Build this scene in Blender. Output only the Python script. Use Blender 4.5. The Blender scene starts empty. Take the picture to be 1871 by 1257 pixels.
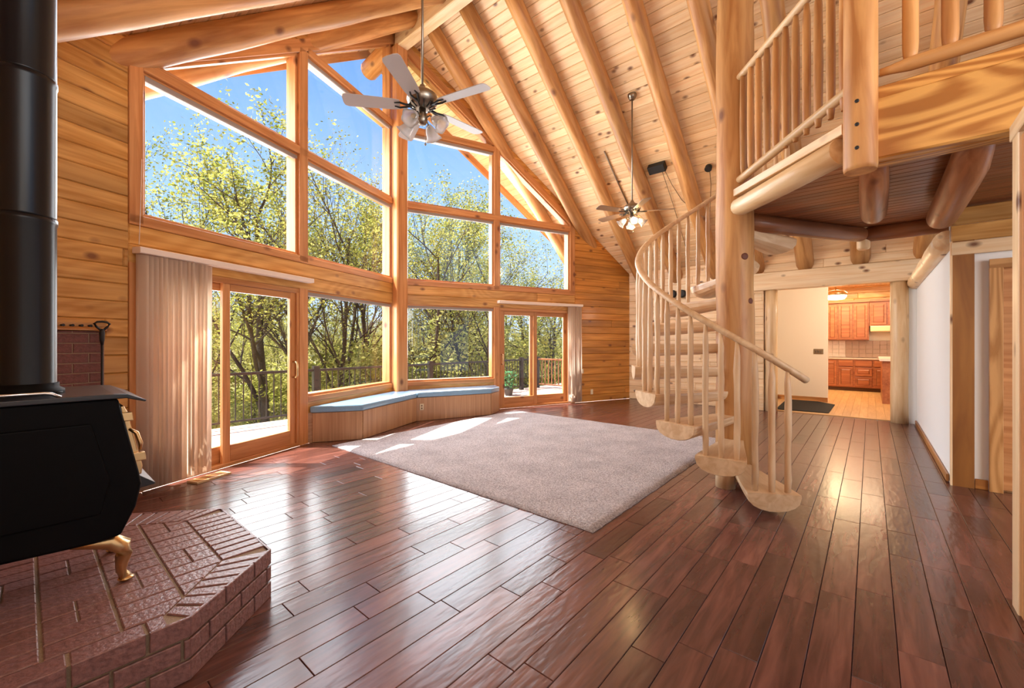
import bpy, math, random
from mathutils import Vector as V, Matrix as M
random.seed(7)
S = bpy.context.scene
COL = S.collection
PI = math.pi

# ------------------------------------------------------------------ camera, world, sun, large lights, exposure
TH = 0.7083
cam_d = bpy.data.cameras.new('camera'); cam = bpy.data.objects.new('camera', cam_d); COL.objects.link(cam)
cam_d.sensor_width = 36; cam_d.lens = 36*764.5/1871; cam_d.shift_y = -3.0/1871; cam_d.clip_start = .02; cam_d.clip_end = 300
cam.location = (0, 0, 1.35); cam.rotation_euler = (PI/2, 0, TH-PI/2)
S.camera = cam
S.view_settings.view_transform = 'Standard'; S.view_settings.look = 'None'
S.view_settings.exposure = 0.45; S.view_settings.gamma = 1; S.view_settings.use_curve_mapping = False

w = bpy.data.worlds.new('sky'); S.world = w; w.use_nodes = True
nt = w.node_tree; nt.nodes.clear()
wo = nt.nodes.new('ShaderNodeOutputWorld'); bg = nt.nodes.new('ShaderNodeBackground')
tc = nt.nodes.new('ShaderNodeTexCoord'); sx = nt.nodes.new('ShaderNodeSeparateXYZ'); cr = nt.nodes.new('ShaderNodeValToRGB')
nt.links.new(tc.outputs['Generated'], sx.inputs[0]); nt.links.new(sx.outputs['Z'], cr.inputs[0])
nt.links.new(cr.outputs[0], bg.inputs[0]); nt.links.new(bg.outputs[0], wo.inputs[0])
el = cr.color_ramp.elements
el[0].position = 0.0; el[0].color = (.62, .78, 1, 1)
el[1].position = .75; el[1].color = (.10, .27, .82, 1)
e = el.new(.25); e.color = (.42, .66, 1.0, 1)
e = el.new(.5); e.color = (.20, .43, .97, 1)
bg.inputs[1].default_value = 1.0

def light(name, kind, loc, energy, color=(1, 1, 1), size=1, sizey=None, target=None, rot=None):
    d = bpy.data.lights.new(name, kind); d.energy = energy; d.color = color
    o = bpy.data.objects.new(name, d); COL.objects.link(o); o.location = loc
    if kind == 'AREA':
        d.shape = 'RECTANGLE'; d.size = size; d.size_y = sizey or size
    elif kind == 'POINT': d.shadow_soft_size = size
    if target is not None:
        o.rotation_euler = (V(target)-V(loc)).to_track_quat('-Z', 'Y').to_euler()
    if rot: o.rotation_euler = rot
    return o
az, elv = math.radians(130.6), math.radians(62)
sd = V((math.cos(az)*math.cos(elv), math.sin(az)*math.cos(elv), math.sin(elv)))
sun = light('sun', 'SUN', sd*30, 13.0, (1, .95, .86)); sun.data.angle = .009
sun.rotation_euler = (-sd).to_track_quat('-Z', 'Y').to_euler()
# added area lamps: sky boost outside the prow windows, fills behind and beside camera
for nm, sg in (('window_light_left', -1), ('window_light_right', 1)):
    c = V((4.375+sg*2.3, 6.4925-.95+.9, 3.1)); n_ = V((sg*math.sin(.385), math.cos(.385), 0))
    c = c+n_*.25
    light(nm, 'AREA', c, 350, (.93, .96, 1), 3.6, 4.2, target=c-n_*5+V((0, 0, -1.2)))
A1 = light('room_fill_high', 'AREA', (1.2, -4.6, 2.6), 190, (1, .97, .94), 4, 3, target=(4.6, 5.0, 3.4))
A3 = light('room_fill_side', 'AREA', (-.3, .3, 2.6), 14, (1, .96, .92), 1.5, 1.5, target=(6.5, .3, 1.0))

# ------------------------------------------------------------------ materials
MATS = {}
def newmat(name):
    m = bpy.data.materials.new(name); m.use_nodes = True
    n = m.node_tree; b = n.nodes['Principled BSDF']; MATS[name] = m
    return m, n, b
def simple(name, c, rough=.5, metal=0, bump=0, bscale=40, var=0, spec=None, coat=0):
    m, n, b = newmat(name)
    b.inputs['Base Color'].default_value = (*c, 1); b.inputs['Roughness'].default_value = rough; b.inputs['Metallic'].default_value = metal
    if spec is not None: b.inputs['Specular IOR Level'].default_value = spec
    if coat: b.inputs['Coat Weight'].default_value = coat; b.inputs['Coat Roughness'].default_value = .08
    if bump or var:
        t = n.nodes.new('ShaderNodeTexCoord'); nz = n.nodes.new('ShaderNodeTexNoise'); nz.inputs['Scale'].default_value = bscale; nz.inputs['Detail'].default_value = 4
        n.links.new(t.outputs['Object'], nz.inputs['Vector'])
        if bump:
            bp = n.nodes.new('ShaderNodeBump'); bp.inputs['Strength'].default_value = bump; bp.inputs['Distance'].default_value = .01
            n.links.new(nz.outputs['Fac'], bp.inputs['Height']); n.links.new(bp.outputs[0], b.inputs['Normal'])
        if var:
            mx = n.nodes.new('ShaderNodeMixRGB'); mx.blend_type = 'MULTIPLY'; mx.inputs[0].default_value = 1
            r = n.nodes.new('ShaderNodeMapRange'); r.inputs[1].default_value = .25; r.inputs[2].default_value = .75; r.inputs[3].default_value = 1-var; r.inputs[4].default_value = 1+var
            n.links.new(nz.outputs['Fac'], r.inputs[0]); mx.inputs[1].default_value = (*c, 1)
            n.links.new(r.outputs[0], mx.inputs[2]); n.links.new(mx.outputs[0], b.inputs['Base Color'])
    return m
def wood(name, light_c, mid_c, dark_c, knot=.5, kscale=3.2, grain=(1.2, 22, 22), rough=.42, tone=.22, bump=.15, coat=.15, scrape=0, rings=0, ksize=.16):
    """grain runs along each piece's own long axis (local X); every piece gets its own tone and its own stretch of board"""
    m, n, b = newmat(name); L = n.links; N = n.nodes.new
    t = N('ShaderNodeTexCoord'); oi = N('ShaderNodeObjectInfo')
    off = N('ShaderNodeVectorMath'); off.operation = 'SCALE'; L.new(oi.outputs['Random'], off.inputs['Scale']); off.inputs[0].default_value = (37, 11, 23)
    add = N('ShaderNodeVectorMath'); L.new(t.outputs['Object'], add.inputs[0]); L.new(off.outputs[0], add.inputs[1])
    mp = N('ShaderNodeMapping'); mp.inputs['Scale'].default_value = grain; L.new(add.outputs[0], mp.inputs[0])
    n1 = N('ShaderNodeTexNoise'); n1.inputs['Scale'].default_value = 1; n1.inputs['Detail'].default_value = 5; n1.inputs['Distortion'].default_value = .6; L.new(mp.outputs[0], n1.inputs['Vector'])
    gout = n1.outputs['Fac']
    if rings:
        mw_ = N('ShaderNodeMapping'); mw_.inputs['Scale'].default_value = (.55, 1.5, 2.4); L.new(add.outputs[0], mw_.inputs[0])
        nl = N('ShaderNodeTexNoise'); nl.inputs['Scale'].default_value = 1; nl.inputs['Detail'].default_value = .6; L.new(mw_.outputs[0], nl.inputs['Vector'])
        m1 = N('ShaderNodeMath'); m1.operation = 'MULTIPLY'; m1.inputs[1].default_value = 130; L.new(nl.outputs['Fac'], m1.inputs[0])
        m2 = N('ShaderNodeMath'); m2.operation = 'SINE'; L.new(m1.outputs[0], m2.inputs[0])
        mg = N('ShaderNodeMath'); mg.operation = 'MULTIPLY_ADD'; mg.inputs[1].default_value = rings*.25; L.new(m2.outputs[0], mg.inputs[0]); L.new(n1.outputs['Fac'], mg.inputs[2]); gout = mg.outputs[0]
    mp2 = N('ShaderNodeMapping'); mp2.inputs['Scale'].default_value = (.7, 3.5, 3.5); L.new(add.outputs[0], mp2.inputs[0])
    n2 = N('ShaderNodeTexNoise'); n2.inputs['Scale'].default_value = 1; n2.inputs['Detail'].default_value = 3; L.new(mp2.outputs[0], n2.inputs['Vector'])
    r1 = N('ShaderNodeValToRGB'); r1.color_ramp.elements[0].position = .34; r1.color_ramp.elements[0].color = (*mid_c, 1); r1.color_ramp.elements[1].position = .66; r1.color_ramp.elements[1].color = (*light_c, 1)
    L.new(gout, r1.inputs[0])
    r2 = N('ShaderNodeMapRange'); r2.inputs[1].default_value = .3; r2.inputs[2].default_value = .7; r2.inputs[3].default_value = 1-tone; r2.inputs[4].default_value = 1+tone; L.new(n2.outputs['Fac'], r2.inputs[0])
    rr = N('ShaderNodeMapRange'); rr.inputs[3].default_value = 1-tone*.8; rr.inputs[4].default_value = 1+tone*.5; L.new(oi.outputs['Random'], rr.inputs[0])
    mu = N('ShaderNodeMath'); mu.operation = 'MULTIPLY'; L.new(r2.outputs[0], mu.inputs[0]); L.new(rr.outputs[0], mu.inputs[1])
    mx = N('ShaderNodeVectorMath'); mx.operation = 'SCALE'; L.new(r1.outputs[0], mx.inputs[0]); L.new(mu.outputs[0], mx.inputs['Scale'])
    last = mx.outputs[0]
    if knot:
        mk = N('ShaderNodeMapping'); mk.inputs['Scale'].default_value = (kscale*.62, kscale, kscale); L.new(add.outputs[0], mk.inputs[0])
        vo = N('ShaderNodeTexVoronoi'); vo.inputs['Scale'].default_value = 1; L.new(mk.outputs[0], vo.inputs['Vector'])
        kr = N('ShaderNodeMapRange'); kr.inputs[1].default_value = ksize*.35; kr.inputs[2].default_value = ksize; kr.inputs[3].default_value = knot; kr.inputs[4].default_value = 0
        L.new(vo.outputs['Distance'], kr.inputs[0])
        km = N('ShaderNodeMixRGB'); L.new(kr.outputs[0], km.inputs[0]); L.new(last, km.inputs[1]); km.inputs[2].default_value = (*dark_c, 1); last = km.outputs[0]
    L.new(last, b.inputs['Base Color'])
    b.inputs['Roughness'].default_value = rough; b.inputs['Coat Weight'].default_value = coat; b.inputs['Coat Roughness'].default_value = .15
    bp = N('ShaderNodeBump'); bp.inputs['Strength'].default_value = bump; bp.inputs['Distance'].default_value = .004
    L.new(n1.outputs['Fac'], bp.inputs['Height']); nrm = bp.outputs[0]
    if scrape:
        ms = N('ShaderNodeMapping'); ms.inputs['Scale'].default_value = (9, 30, 1); L.new(add.outputs[0], ms.inputs[0])
        ns = N('ShaderNodeTexNoise'); ns.inputs['Scale'].default_value = 1; ns.inputs['Detail'].default_value = 1.5; L.new(ms.outputs[0], ns.inputs['Vector'])
        b2 = N('ShaderNodeBump'); b2.inputs['Strength'].default_value = scrape; b2.inputs['Distance'].default_value = .003
        L.new(ns.outputs['Fac'], b2.inputs['Height']); L.new(nrm, b2.inputs['Normal']); nrm = b2.outputs[0]
    L.new(nrm, b.inputs['Normal'])
    return m
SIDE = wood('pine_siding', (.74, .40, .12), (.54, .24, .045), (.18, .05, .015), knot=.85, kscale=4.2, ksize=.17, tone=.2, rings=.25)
CEIL = wood('pine_ceiling', (.97, .74, .47), (.86, .57, .30), (.16, .05, .02), knot=.95, kscale=5, ksize=.19, tone=.12, coat=.05)
LOG = wood('peeled_log', (.68, .355, .125), (.42, .165, .042), (.15, .04, .015), knot=.85, kscale=3, grain=(1.2, 12, 12), ksize=.16, tone=.2, rough=.5, bump=.35, coat=.05)
LOGL = wood('pale_log', (.85, .62, .36), (.70, .44, .21), (.28, .11, .05), knot=.65, kscale=3.5, grain=(1.5, 14, 14), ksize=.15, tone=.12)
TRIM = wood('fir_trim', (.68, .32, .12), (.50, .19, .055), (.14, .035, .01), knot=.9, kscale=3.6, ksize=.17, tone=.12)
STAIR = wood('stair_wood', (.80, .56, .33), (.64, .39, .20), (.3, .13, .07), knot=.4, kscale=3, grain=(2, 16, 16), ksize=.12, tone=.08)
FACE = wood('face_board_pine', (.66, .34, .09), (.36, .13, .02), (.16, .05, .02), knot=.85, kscale=1.6, grain=(.9, 9, 9), ksize=.12, tone=.12, rings=.7)
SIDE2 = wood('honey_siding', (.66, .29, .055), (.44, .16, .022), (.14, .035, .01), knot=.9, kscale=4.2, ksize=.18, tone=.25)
CASE = wood('oak_casing', (.66, .34, .12), (.42, .18, .045), (.2, .06, .02), knot=0, grain=(1.5, 12, 12), tone=.1, rings=.6)
BOARDD = wood('aged_pine_board', (.42, .17, .035), (.28, .10, .02), (.07, .02, .008), knot=.9, kscale=2.2, grain=(1, 10, 10), ksize=.12, tone=.15)
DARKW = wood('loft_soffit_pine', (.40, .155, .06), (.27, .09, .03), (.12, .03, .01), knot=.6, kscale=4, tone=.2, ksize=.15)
FLOOR = wood('cherry_floor', (.175, .062, .044), (.092, .030, .022), (.03, .008, .006), knot=0, grain=(2.5, 24, 24), rough=.27, tone=.42, bump=.12, coat=.25, scrape=.75)
OAK = wood('oak_floor', (.70, .43, .19), (.58, .32, .12), (.4, .2, .08), knot=0, grain=(2, 20, 20), rough=.3, tone=.1)
BENCH = wood('bench_oak', (.56, .33, .18), (.42, .22, .11), (.3, .15, .07), knot=0, grain=(1, 40, 40), rough=.45, tone=.1)
CAB = wood('cherry_cabinet', (.42, .14, .05), (.28, .075, .025), (.1, .02, .01), knot=0, grain=(1, 18, 18), rough=.35, tone=.12)
DECKM = wood('deck_board', (.62, .46, .38), (.50, .35, .28), (.2, .1, .08), knot=0, grain=(1, 16, 16), rough=.7, tone=.15, coat=0)
BARK = simple('bark', (.055, .038, .028), .95, bump=.6, bscale=14, var=.35)
DARKBACK = simple('dark_gap', (.10, .045, .02), .9)
ROOFM = simple('roofing', (.12, .1, .09), .9)
WHITE = simple('white_wall', (.90, .90, .89), .8, bump=.03, bscale=60)
CREAM = simple('cream_wall', (.86, .74, .58), .75)
BLACK = simple('stove_black', (.002, .002, .003), .5, spec=.12)
BLACKTOP = simple('stove_top_black', (.015, .018, .026), .3, spec=.6)
PIPE = simple('stovepipe_black', (.006, .007, .010), .28, spec=.35)
IRON = simple('black_iron', (.012, .011, .011), .5)
RAILM = simple('bronze_railing', (.016, .009, .007), .5)
BRASS = simple('brass', (.72, .50, .25), .28, 1)
NICKEL = simple('antique_nickel', (.30, .26, .21), .3, 1)
CHROME = simple('chrome', (.8, .8, .8), .15, 1)
BLADE = simple('fan_blade_white', (.55, .50, .48), .45)
BLADE2 = simple('fan_blade_brown', (.30, .20, .14), .4)
CUSH = simple('blue_cushion', (.20, .38, .58), .3, bump=.08, bscale=80, var=.1, coat=.8)
BLIND = None
VAL = simple('valance', (.90, .76, .66), .5)
SHADE = simple('grey_shade_cassette', (.32, .27, .24), .6)
MAT = simple('black_mat', (.012, .011, .01), .95, bump=.4, bscale=200)
BRICK = simple('brick_face', (.26, .135, .13), .30, bump=.5, bscale=55, var=.35)
BRICKW = simple('brick_wall_face', (.17, .055, .045), .6, bump=.4, bscale=55, var=.3)
MORTAR = simple('mortar', (.34, .25, .17), .9, bump=.4, bscale=120)
PLATE = simple('outlet_ivory', (.78, .68, .5), .5)
DARKPL = simple('switch_bronze', (.25, .16, .08), .4)
BULBG = simple('speaker_black', (.008, .008, .008), .6)
CORD = simple('cord_brown', (.20, .11, .05), .6)
STONE = simple('counter_laminate', (.45, .30, .22), .3)
TILE = simple('backsplash_tile', (.72, .60, .52), .3)
HOOD = simple('range_hood', (.75, .55, .30), .3)
GRASS = simple('forest_floor', (.42, .36, .15), .95, bump=.5, bscale=2, var=.5)
POTM = simple('plant_pot', (.06, .05, .045), .6)
def glassmat():
    m = bpy.data.materials.new('window_glass'); m.use_nodes = True; n = m.node_tree; n.nodes.clear()
    o = n.nodes.new('ShaderNodeOutputMaterial'); mx = n.nodes.new('ShaderNodeMixShader'); tr = n.nodes.new('ShaderNodeBsdfTransparent'); gl = n.nodes.new('ShaderNodeBsdfGlossy')
    lw = n.nodes.new('ShaderNodeLayerWeight'); lw.inputs[0].default_value = .5; pw = n.nodes.new('ShaderNodeMath'); pw.operation = 'POWER'; pw.inputs[1].default_value = 5; fr = n.nodes.new('ShaderNodeMath'); fr.operation = 'MULTIPLY_ADD'; fr.inputs[1].default_value = .8; fr.inputs[2].default_value = .03
    n.links.new(lw.outputs['Facing'], pw.inputs[0]); n.links.new(pw.outputs[0], fr.inputs[0]); gl.inputs['Roughness'].default_value = .02
    tr.inputs[0].default_value = (.97, .98, .98, 1)
    n.links.new(fr.outputs[0], mx.inputs[0]); n.links.new(tr.outputs[0], mx.inputs[1]); n.links.new(gl.outputs[0], mx.inputs[2]); n.links.new(mx.outputs[0], o.inputs[0])
    return m
GLASS = glassmat()
def emis(name, c, s):
    m, n, b = newmat(name); b.inputs['Base Color'].default_value = (*c, 1); b.inputs['Emission Color'].default_value = (*c, 1); b.inputs['Emission Strength'].default_value = s
    return m
LAMP = emis('lit_lamp_glass', (1, .78, .45), 14)
BULB = emis('lit_bulb', (1, .85, .6), 9)
def frost():
    m, n, b = newmat('frosted_tulip_glass'); b.inputs['Base Color'].default_value = (.85, .82, .8, 1); b.inputs['Roughness'].default_value = .25; b.inputs['Transmission Weight'].default_value = .6; b.inputs['IOR'].default_value = 1.2
    return m
FROST = frost()
def leafmat(name, c1, c2):
    m = bpy.data.materials.new(name); m.use_nodes = True; n = m.node_tree; n.nodes.clear()
    o = n.nodes.new('ShaderNodeOutputMaterial'); mx = n.nodes.new('ShaderNodeMixShader'); d = n.nodes.new('ShaderNodeBsdfDiffuse'); t = n.nodes.new('ShaderNodeBsdfTranslucent')
    tcn = n.nodes.new('ShaderNodeTexCoord'); nz = n.nodes.new('ShaderNodeTexNoise'); nz.inputs['Scale'].default_value = 1.3; nz.inputs['Detail'].default_value = 4; r = n.nodes.new('ShaderNodeValToRGB')
    r.color_ramp.elements[0].position = .38; r.color_ramp.elements[1].position = .62
    r.color_ramp.elements[0].color = (*c1, 1); r.color_ramp.elements[1].color = (*c2, 1); n.links.new(tcn.outputs['Object'], nz.inputs['Vector']); n.links.new(nz.outputs['Fac'], r.inputs[0])
    n.links.new(r.outputs[0], d.inputs[0]); n.links.new(r.outputs[0], t.inputs[0]); mx.inputs[0].default_value = .6
    n.links.new(d.outputs[0], mx.inputs[1]); n.links.new(t.outputs[0], mx.inputs[2]); n.links.new(mx.outputs[0], o.inputs[0])
    return m
BLIND = leafmat('vinyl_vane', (.86, .72, .60), (.90, .78, .66))
LEAF = leafmat('spring_leaves', (.20, .23, .035), (.62, .55, .15))
LEAF2 = leafmat('underbrush_leaves', (.26, .29, .07), (.70, .64, .24))
def rugmat():
    m, n, b = newmat('rug_pile'); b.inputs['Roughness'].default_value = 1; b.inputs['Specular IOR Level'].default_value = .1
    t = n.nodes.new('ShaderNodeTexCoord'); nz = n.nodes.new('ShaderNodeTexNoise'); nz.inputs['Scale'].default_value = 70; nz.inputs['Detail'].default_value = 5
    n2 = n.nodes.new('ShaderNodeTexNoise'); n2.inputs['Scale'].default_value = 3; n2.inputs['Detail'].default_value = 3
    r = n.nodes.new('ShaderNodeValToRGB'); r.color_ramp.elements[0].position = .35; r.color_ramp.elements[1].position = .65
    r.color_ramp.elements[0].color = (.33, .285, .28, 1); r.color_ramp.elements[1].color = (.62, .56, .555, 1)
    n.links.new(t.outputs['Object'], nz.inputs['Vector']); n.links.new(t.outputs['Object'], n2.inputs['Vector']); n.links.new(nz.outputs['Fac'], r.inputs[0])
    mr = n.nodes.new('ShaderNodeMapRange'); mr.inputs[1].default_value = .3; mr.inputs[2].default_value = .7; mr.inputs[3].default_value = .85; mr.inputs[4].default_value = 1.1; n.links.new(n2.outputs['Fac'], mr.inputs[0])
    sc = n.nodes.new('ShaderNodeVectorMath'); sc.operation = 'SCALE'; n.links.new(r.outputs[0], sc.inputs[0]); n.links.new(mr.outputs[0], sc.inputs['Scale']); n.links.new(sc.outputs[0], b.inputs['Base Color'])
    bp = n.nodes.new('ShaderNodeBump'); bp.inputs['Distance'].default_value = .02; bp.inputs['Strength'].default_value = .8; n.links.new(nz.outputs['Fac'], bp.inputs['Height']); n.links.new(bp.outputs[0], b.inputs['Normal'])
    return m
RUG = rugmat()

# ------------------------------------------------------------------ helpers
WM = {}
def link(o, world, parent=None):
    COL.objects.link(o); WM[o.name] = world
    if parent is not None:
        o.parent = parent; o.matrix_basis = WM[parent.name].inverted() @ world
    else: o.matrix_basis = world
    return o
def tag(o, label=None, cat=None, group=None, kind=None):
    if label: o['label'] = label
    if cat: o['category'] = cat
    if group: o['group'] = group
    if kind: o['kind'] = kind
    return o
def empty(name, loc, label=None, cat=None, group=None, kind=None, parent=None):
    o = bpy.data.objects.new(name, None); o.empty_display_size = .1
    link(o, M.Translation(V(loc)), parent); return tag(o, label, cat, group, kind)
def mesh(name, vs, fs, mat, parent=None, mw=None, smooth=False):
    me = bpy.data.meshes.new(name); me.from_pydata([tuple(v) for v in vs], [], fs); me.materials.append(mat)
    if smooth: me.shade_smooth()
    o = bpy.data.objects.new(name, me); return link(o, mw or M.Identity(4), parent)
def frame(o, e1, e2, e3):
    m = M.Identity(4)
    for i, e in enumerate((e1, e2, e3)):
        for j in range(3): m[j][i] = e[j]
    for j in range(3): m[j][3] = o[j]
    return m
def clip(poly, a, b, c):
    """keep a*x+b*y<=c"""
    out = []
    for i in range(len(poly)):
        p, q = poly[i], poly[(i+1) % len(poly)]
        dp, dq = a*p[0]+b*p[1]-c, a*q[0]+b*q[1]-c
        if dp <= 0: out.append(p)
        if dp*dq < 0:
            t = dp/(dp-dq); out.append((p[0]+t*(q[0]-p[0]), p[1]+t*(q[1]-p[1])))
    return out
def area(p): return .5*sum(p[i][0]*p[(i+1) % len(p)][1]-p[(i+1) % len(p)][0]*p[i][1] for i in range(len(p)))
def clean(p):
    q = []
    for a in p:
        if not q or abs(a[0]-q[-1][0])+abs(a[1]-q[-1][1]) > 1e-4: q.append(a)
    if len(q) > 1 and abs(q[0][0]-q[-1][0])+abs(q[0][1]-q[-1][1]) < 1e-4: q.pop()
    return q
def inset(p, d):
    n = len(p); out = []
    for i in range(n):
        a, b, c = V(p[i-1]), V(p[i]), V(p[(i+1) % n])
        u, v = (b-a).normalized(), (c-b).normalized()
        n1, n2 = V((-u.y, u.x)), V((-v.y, v.x)); k = 1+n1.dot(n2)
        out.append(tuple(b+(n1+n2)*(d/max(k, .15))))
    return out
def plate(name, poly, t, ch, mat, parent, mw, rise=0):
    """flat piece: polygon in local xy, front at z=rise facing +z, chamfered edge"""
    poly = clean(poly)
    if len(poly) < 3 or abs(area(poly)) < 4e-4: return None
    if area(poly) < 0: poly = poly[::-1]
    n = len(poly); ins = inset(poly, ch) if ch else poly
    if ch:
        vs = [(x, y, rise) for x, y in ins]+[(x, y, rise-ch) for x, y in poly]+[(x, y, rise-t) for x, y in poly]
        fs = [list(range(n)), [2*n+i for i in range(n)][::-1]]
        for i in range(n):
            j = (i+1) % n; fs += [[n+i, n+j, j, i], [2*n+i, 2*n+j, n+j, n+i]]
    else:
        vs = [(x, y, rise) for x, y in poly]+[(x, y, rise-t) for x, y in poly]
        fs = [list(range(n)), [n+i for i in range(n)][::-1]]+[[n+i, n+(i+1) % n, (i+1) % n, i] for i in range(n)]
    # put the origin on the piece so that its texture is its own
    cx, cy = vs[0][0], vs[0][1]; vs = [(x-cx, y-cy, z) for x, y, z in vs]
    return mesh(name, vs, fs, mat, parent, mw @ M.Translation((cx, cy, 0)))
def rect(x0, x1, y0, y1): return [(x0, y0), (x1, y0), (x1, y1), (x0, y1)]
def beam(name, a, b, wd, h, mat, parent=None, up=(0, 0, 1), ch=.004, ext=0):
    """chamfered board from a to b (centre line), wd across, h along up; local X is its length"""
    a, b = V(a), V(b); e1 = (b-a).normalized(); L = (b-a).length
    up = V(up); e2 = up.cross(e1).normalized(); e3 = e1.cross(e2)
    hw, hh = wd/2, h/2; c = min(ch, hw*.4, hh*.4)
    sec = [(-hw+c, -hh), (hw-c, -hh), (hw, -hh+c), (hw, hh-c), (hw-c, hh), (-hw+c, hh), (-hw, hh-c), (-hw, -hh+c)]
    vs = [(x, y, z) for x in (0, L) for y, z in sec]
    fs = [list(range(8))[::-1], [8+i for i in range(8)]]+[[i, (i+1) % 8, 8+(i+1) % 8, 8+i] for i in range(8)]
    return mesh(name, vs, fs, mat, parent, frame(a, e1, e2, e3))
def box(name, x0, x1, y0, y1, z0, z1, mat, parent=None, ch=.004):
    dx, dy, dz = x1-x0, y1-y0, z1-z0; cx, cy, cz = (x0+x1)/2, (y0+y1)/2, (z0+z1)/2
    if dx >= dy and dx >= dz: return beam(name, (x0, cy, cz), (x1, cy, cz), dy, dz, mat, parent, ch=ch)
    if dy >= dx and dy >= dz: return beam(name, (cx, y0, cz), (cx, y1, cz), dx, dz, mat, parent, ch=ch)
    return beam(name, (cx, cy, z0), (cx, cy, z1), dx, dy, mat, parent, up=(0, 1, 0), ch=ch)
def tube(name, pts, rs, mat, parent=None, seg=12, cap=True, wob=0, flat=1, own=True, rnd=True):
    """smooth tube through pts; the object's local X runs from first to last point"""
    pts = [V(p) for p in pts]; n = len(pts)
    if not isinstance(rs, (list, tuple)): rs = [rs]*n
    e1 = (pts[-1]-pts[0]).normalized() if own and (pts[-1]-pts[0]).length > 1e-5 else V((1, 0, 0))
    hlp = V((0, 0, 1)) if abs(e1.z) < .9 else V((0, 1, 0))
    e2 = hlp.cross(e1).normalized(); e3 = e1.cross(e2); mw = frame(pts[0], e1, e2, e3); inv = mw.inverted()
    P = [inv @ p for p in pts]; vs = []; fs = []
    R = random.Random(len(pts)*13+int(abs(pts[0].x*97+pts[0].y*31+pts[0].z*7)*10))
    for i, p in enumerate(P):
        d = (P[min(i+1, n-1)]-P[max(i-1, 0)]).normalized()
        hz = V((0, 0, 1)) if abs(d.z) < .95 else V((0, 1, 0))
        if own and abs(e1.z) > .9: hz = V((0, 1, 0)) if abs(d.y) < .95 else V((0, 0, 1))
        u = hz.cross(d).normalized(); v = d.cross(u)
        for k in range(seg):
            a = 2*PI*k/seg; r = rs[i]*(1+wob*(R.random()-.5))
            vs.append(p+u*(math.cos(a)*r)+v*(math.sin(a)*r*flat))
    for i in range(n-1):
        for k in range(seg):
            k2 = (k+1) % seg; fs.append([i*seg+k, i*seg+k2, (i+1)*seg+k2, (i+1)*seg+k])
    if cap: fs += [list(range(seg))[::-1], [(n-1)*seg+k for k in range(seg)]]
    o = mesh(name, vs, fs, mat, parent, mw)
    o.data.polygons.foreach_set('use_smooth', [len(p.vertices) == 4 for p in o.data.polygons]); return o
def log(name, a, b, r, mat=None, parent=None, r2=None, seg=16, wob=.035, ends=(1, 1), n=None, nub=.5):
    """peeled log: slightly uneven, ends (0 flat, 1 softly rounded over, 2 pencilled down)"""
    a, b = V(a), V(b); L = (b-a).length; r2 = r if r2 is None else r2; d = (b-a)/L
    n = n or max(5, int(L/.35)); R = random.Random(int(abs(a.x*31+a.y*77+a.z*13+L*5)*100))
    ss = [0+L*i/(n-1) for i in range(n)]; pts = []; rs = []
    e0 = {0: [(0, 1)], 1: [(0, .72), (r*.12, .88), (r*.35, 1)], 2: [(0, .55), (r*1.2, .66), (r*3.5, 1)]}
    for s, k in e0[ends[0]]: pts.append(a+d*s); rs.append(r*k)
    for s in ss[1:-1]:
        if s < r*3.6 or L-s < r*3.6: continue
        j = V((R.uniform(-1, 1), R.uniform(-1, 1), R.uniform(-1, 1)))*r*.05
        pts.append(a+d*s+j); rs.append((r+(r2-r)*s/L)*(1+R.uniform(-.03, .03)))
    for s, k in e0[ends[1]][::-1]: pts.append(b-d*s*(r2/r)); rs.append(r2*k)
    return tube(name, pts, rs, mat or LOG, parent, seg, True, wob)
def lathe(name, prof, mat, parent, mw, seg=20, smooth=True):
    vs = []; fs = []
    for z, r in prof:
        for k in range(seg): vs.append((r*math.cos(2*PI*k/seg), r*math.sin(2*PI*k/seg), z))
    for i in range(len(prof)-1):
        for k in range(seg):
            k2 = (k+1) % seg; fs.append([i*seg+k, i*seg+k2, (i+1)*seg+k2, (i+1)*seg+k])
    fs += [list(range(seg))[::-1], [(len(prof)-1)*seg+k for k in range(seg)]]
    o = mesh(name, vs, fs, mat, parent, mw)
    if smooth: o.data.polygons.foreach_set('use_smooth', [len(p.vertices) == 4 for p in o.data.polygons])
    return o
def T(x, y, z): return M.Translation((x, y, z))

# ------------------------------------------------------------------ house geometry
RX, RZ, PITCH = 4.375, 7.05, .79           # ridge and roof pitch
PY = 6.4925; AW = .385; TA = math.tan(AW)
XE = 9.5; XW = -.75; YB = -6.0
def ceil_z(x): return RZ-PITCH*abs(x-RX)
CK = math.sqrt(1+PITCH**2)
dirA, dirB = V((math.cos(AW), math.sin(AW), 0)), V((math.cos(AW), -math.sin(AW), 0))
nA, nB = V((math.sin(AW), -math.cos(AW), 0)), V((-math.sin(AW), -math.cos(AW), 0))
P0 = V((RX, PY, 0))
# facet frames: local x = signed distance along wall, y = height, z = into the room
FR = {'A': frame(P0, dirA, V((0, 0, 1)), nA), 'B': frame(P0, dirB, V((0, 0, 1)), nB)}
def fx(f, x0, x1):
    return (-x1, -x0) if f == 'A' else (x0, x1)
def Pf(f, x, z, d):
    s = -x if f == 'A' else x
    return FR[f] @ V((s, z, d))
CZ = lambda x: RZ-PITCH*math.cos(AW)*x      # ceiling height along a facet
TOPZ = lambda x: 6.75-.73*x                 # window head along a facet

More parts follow.
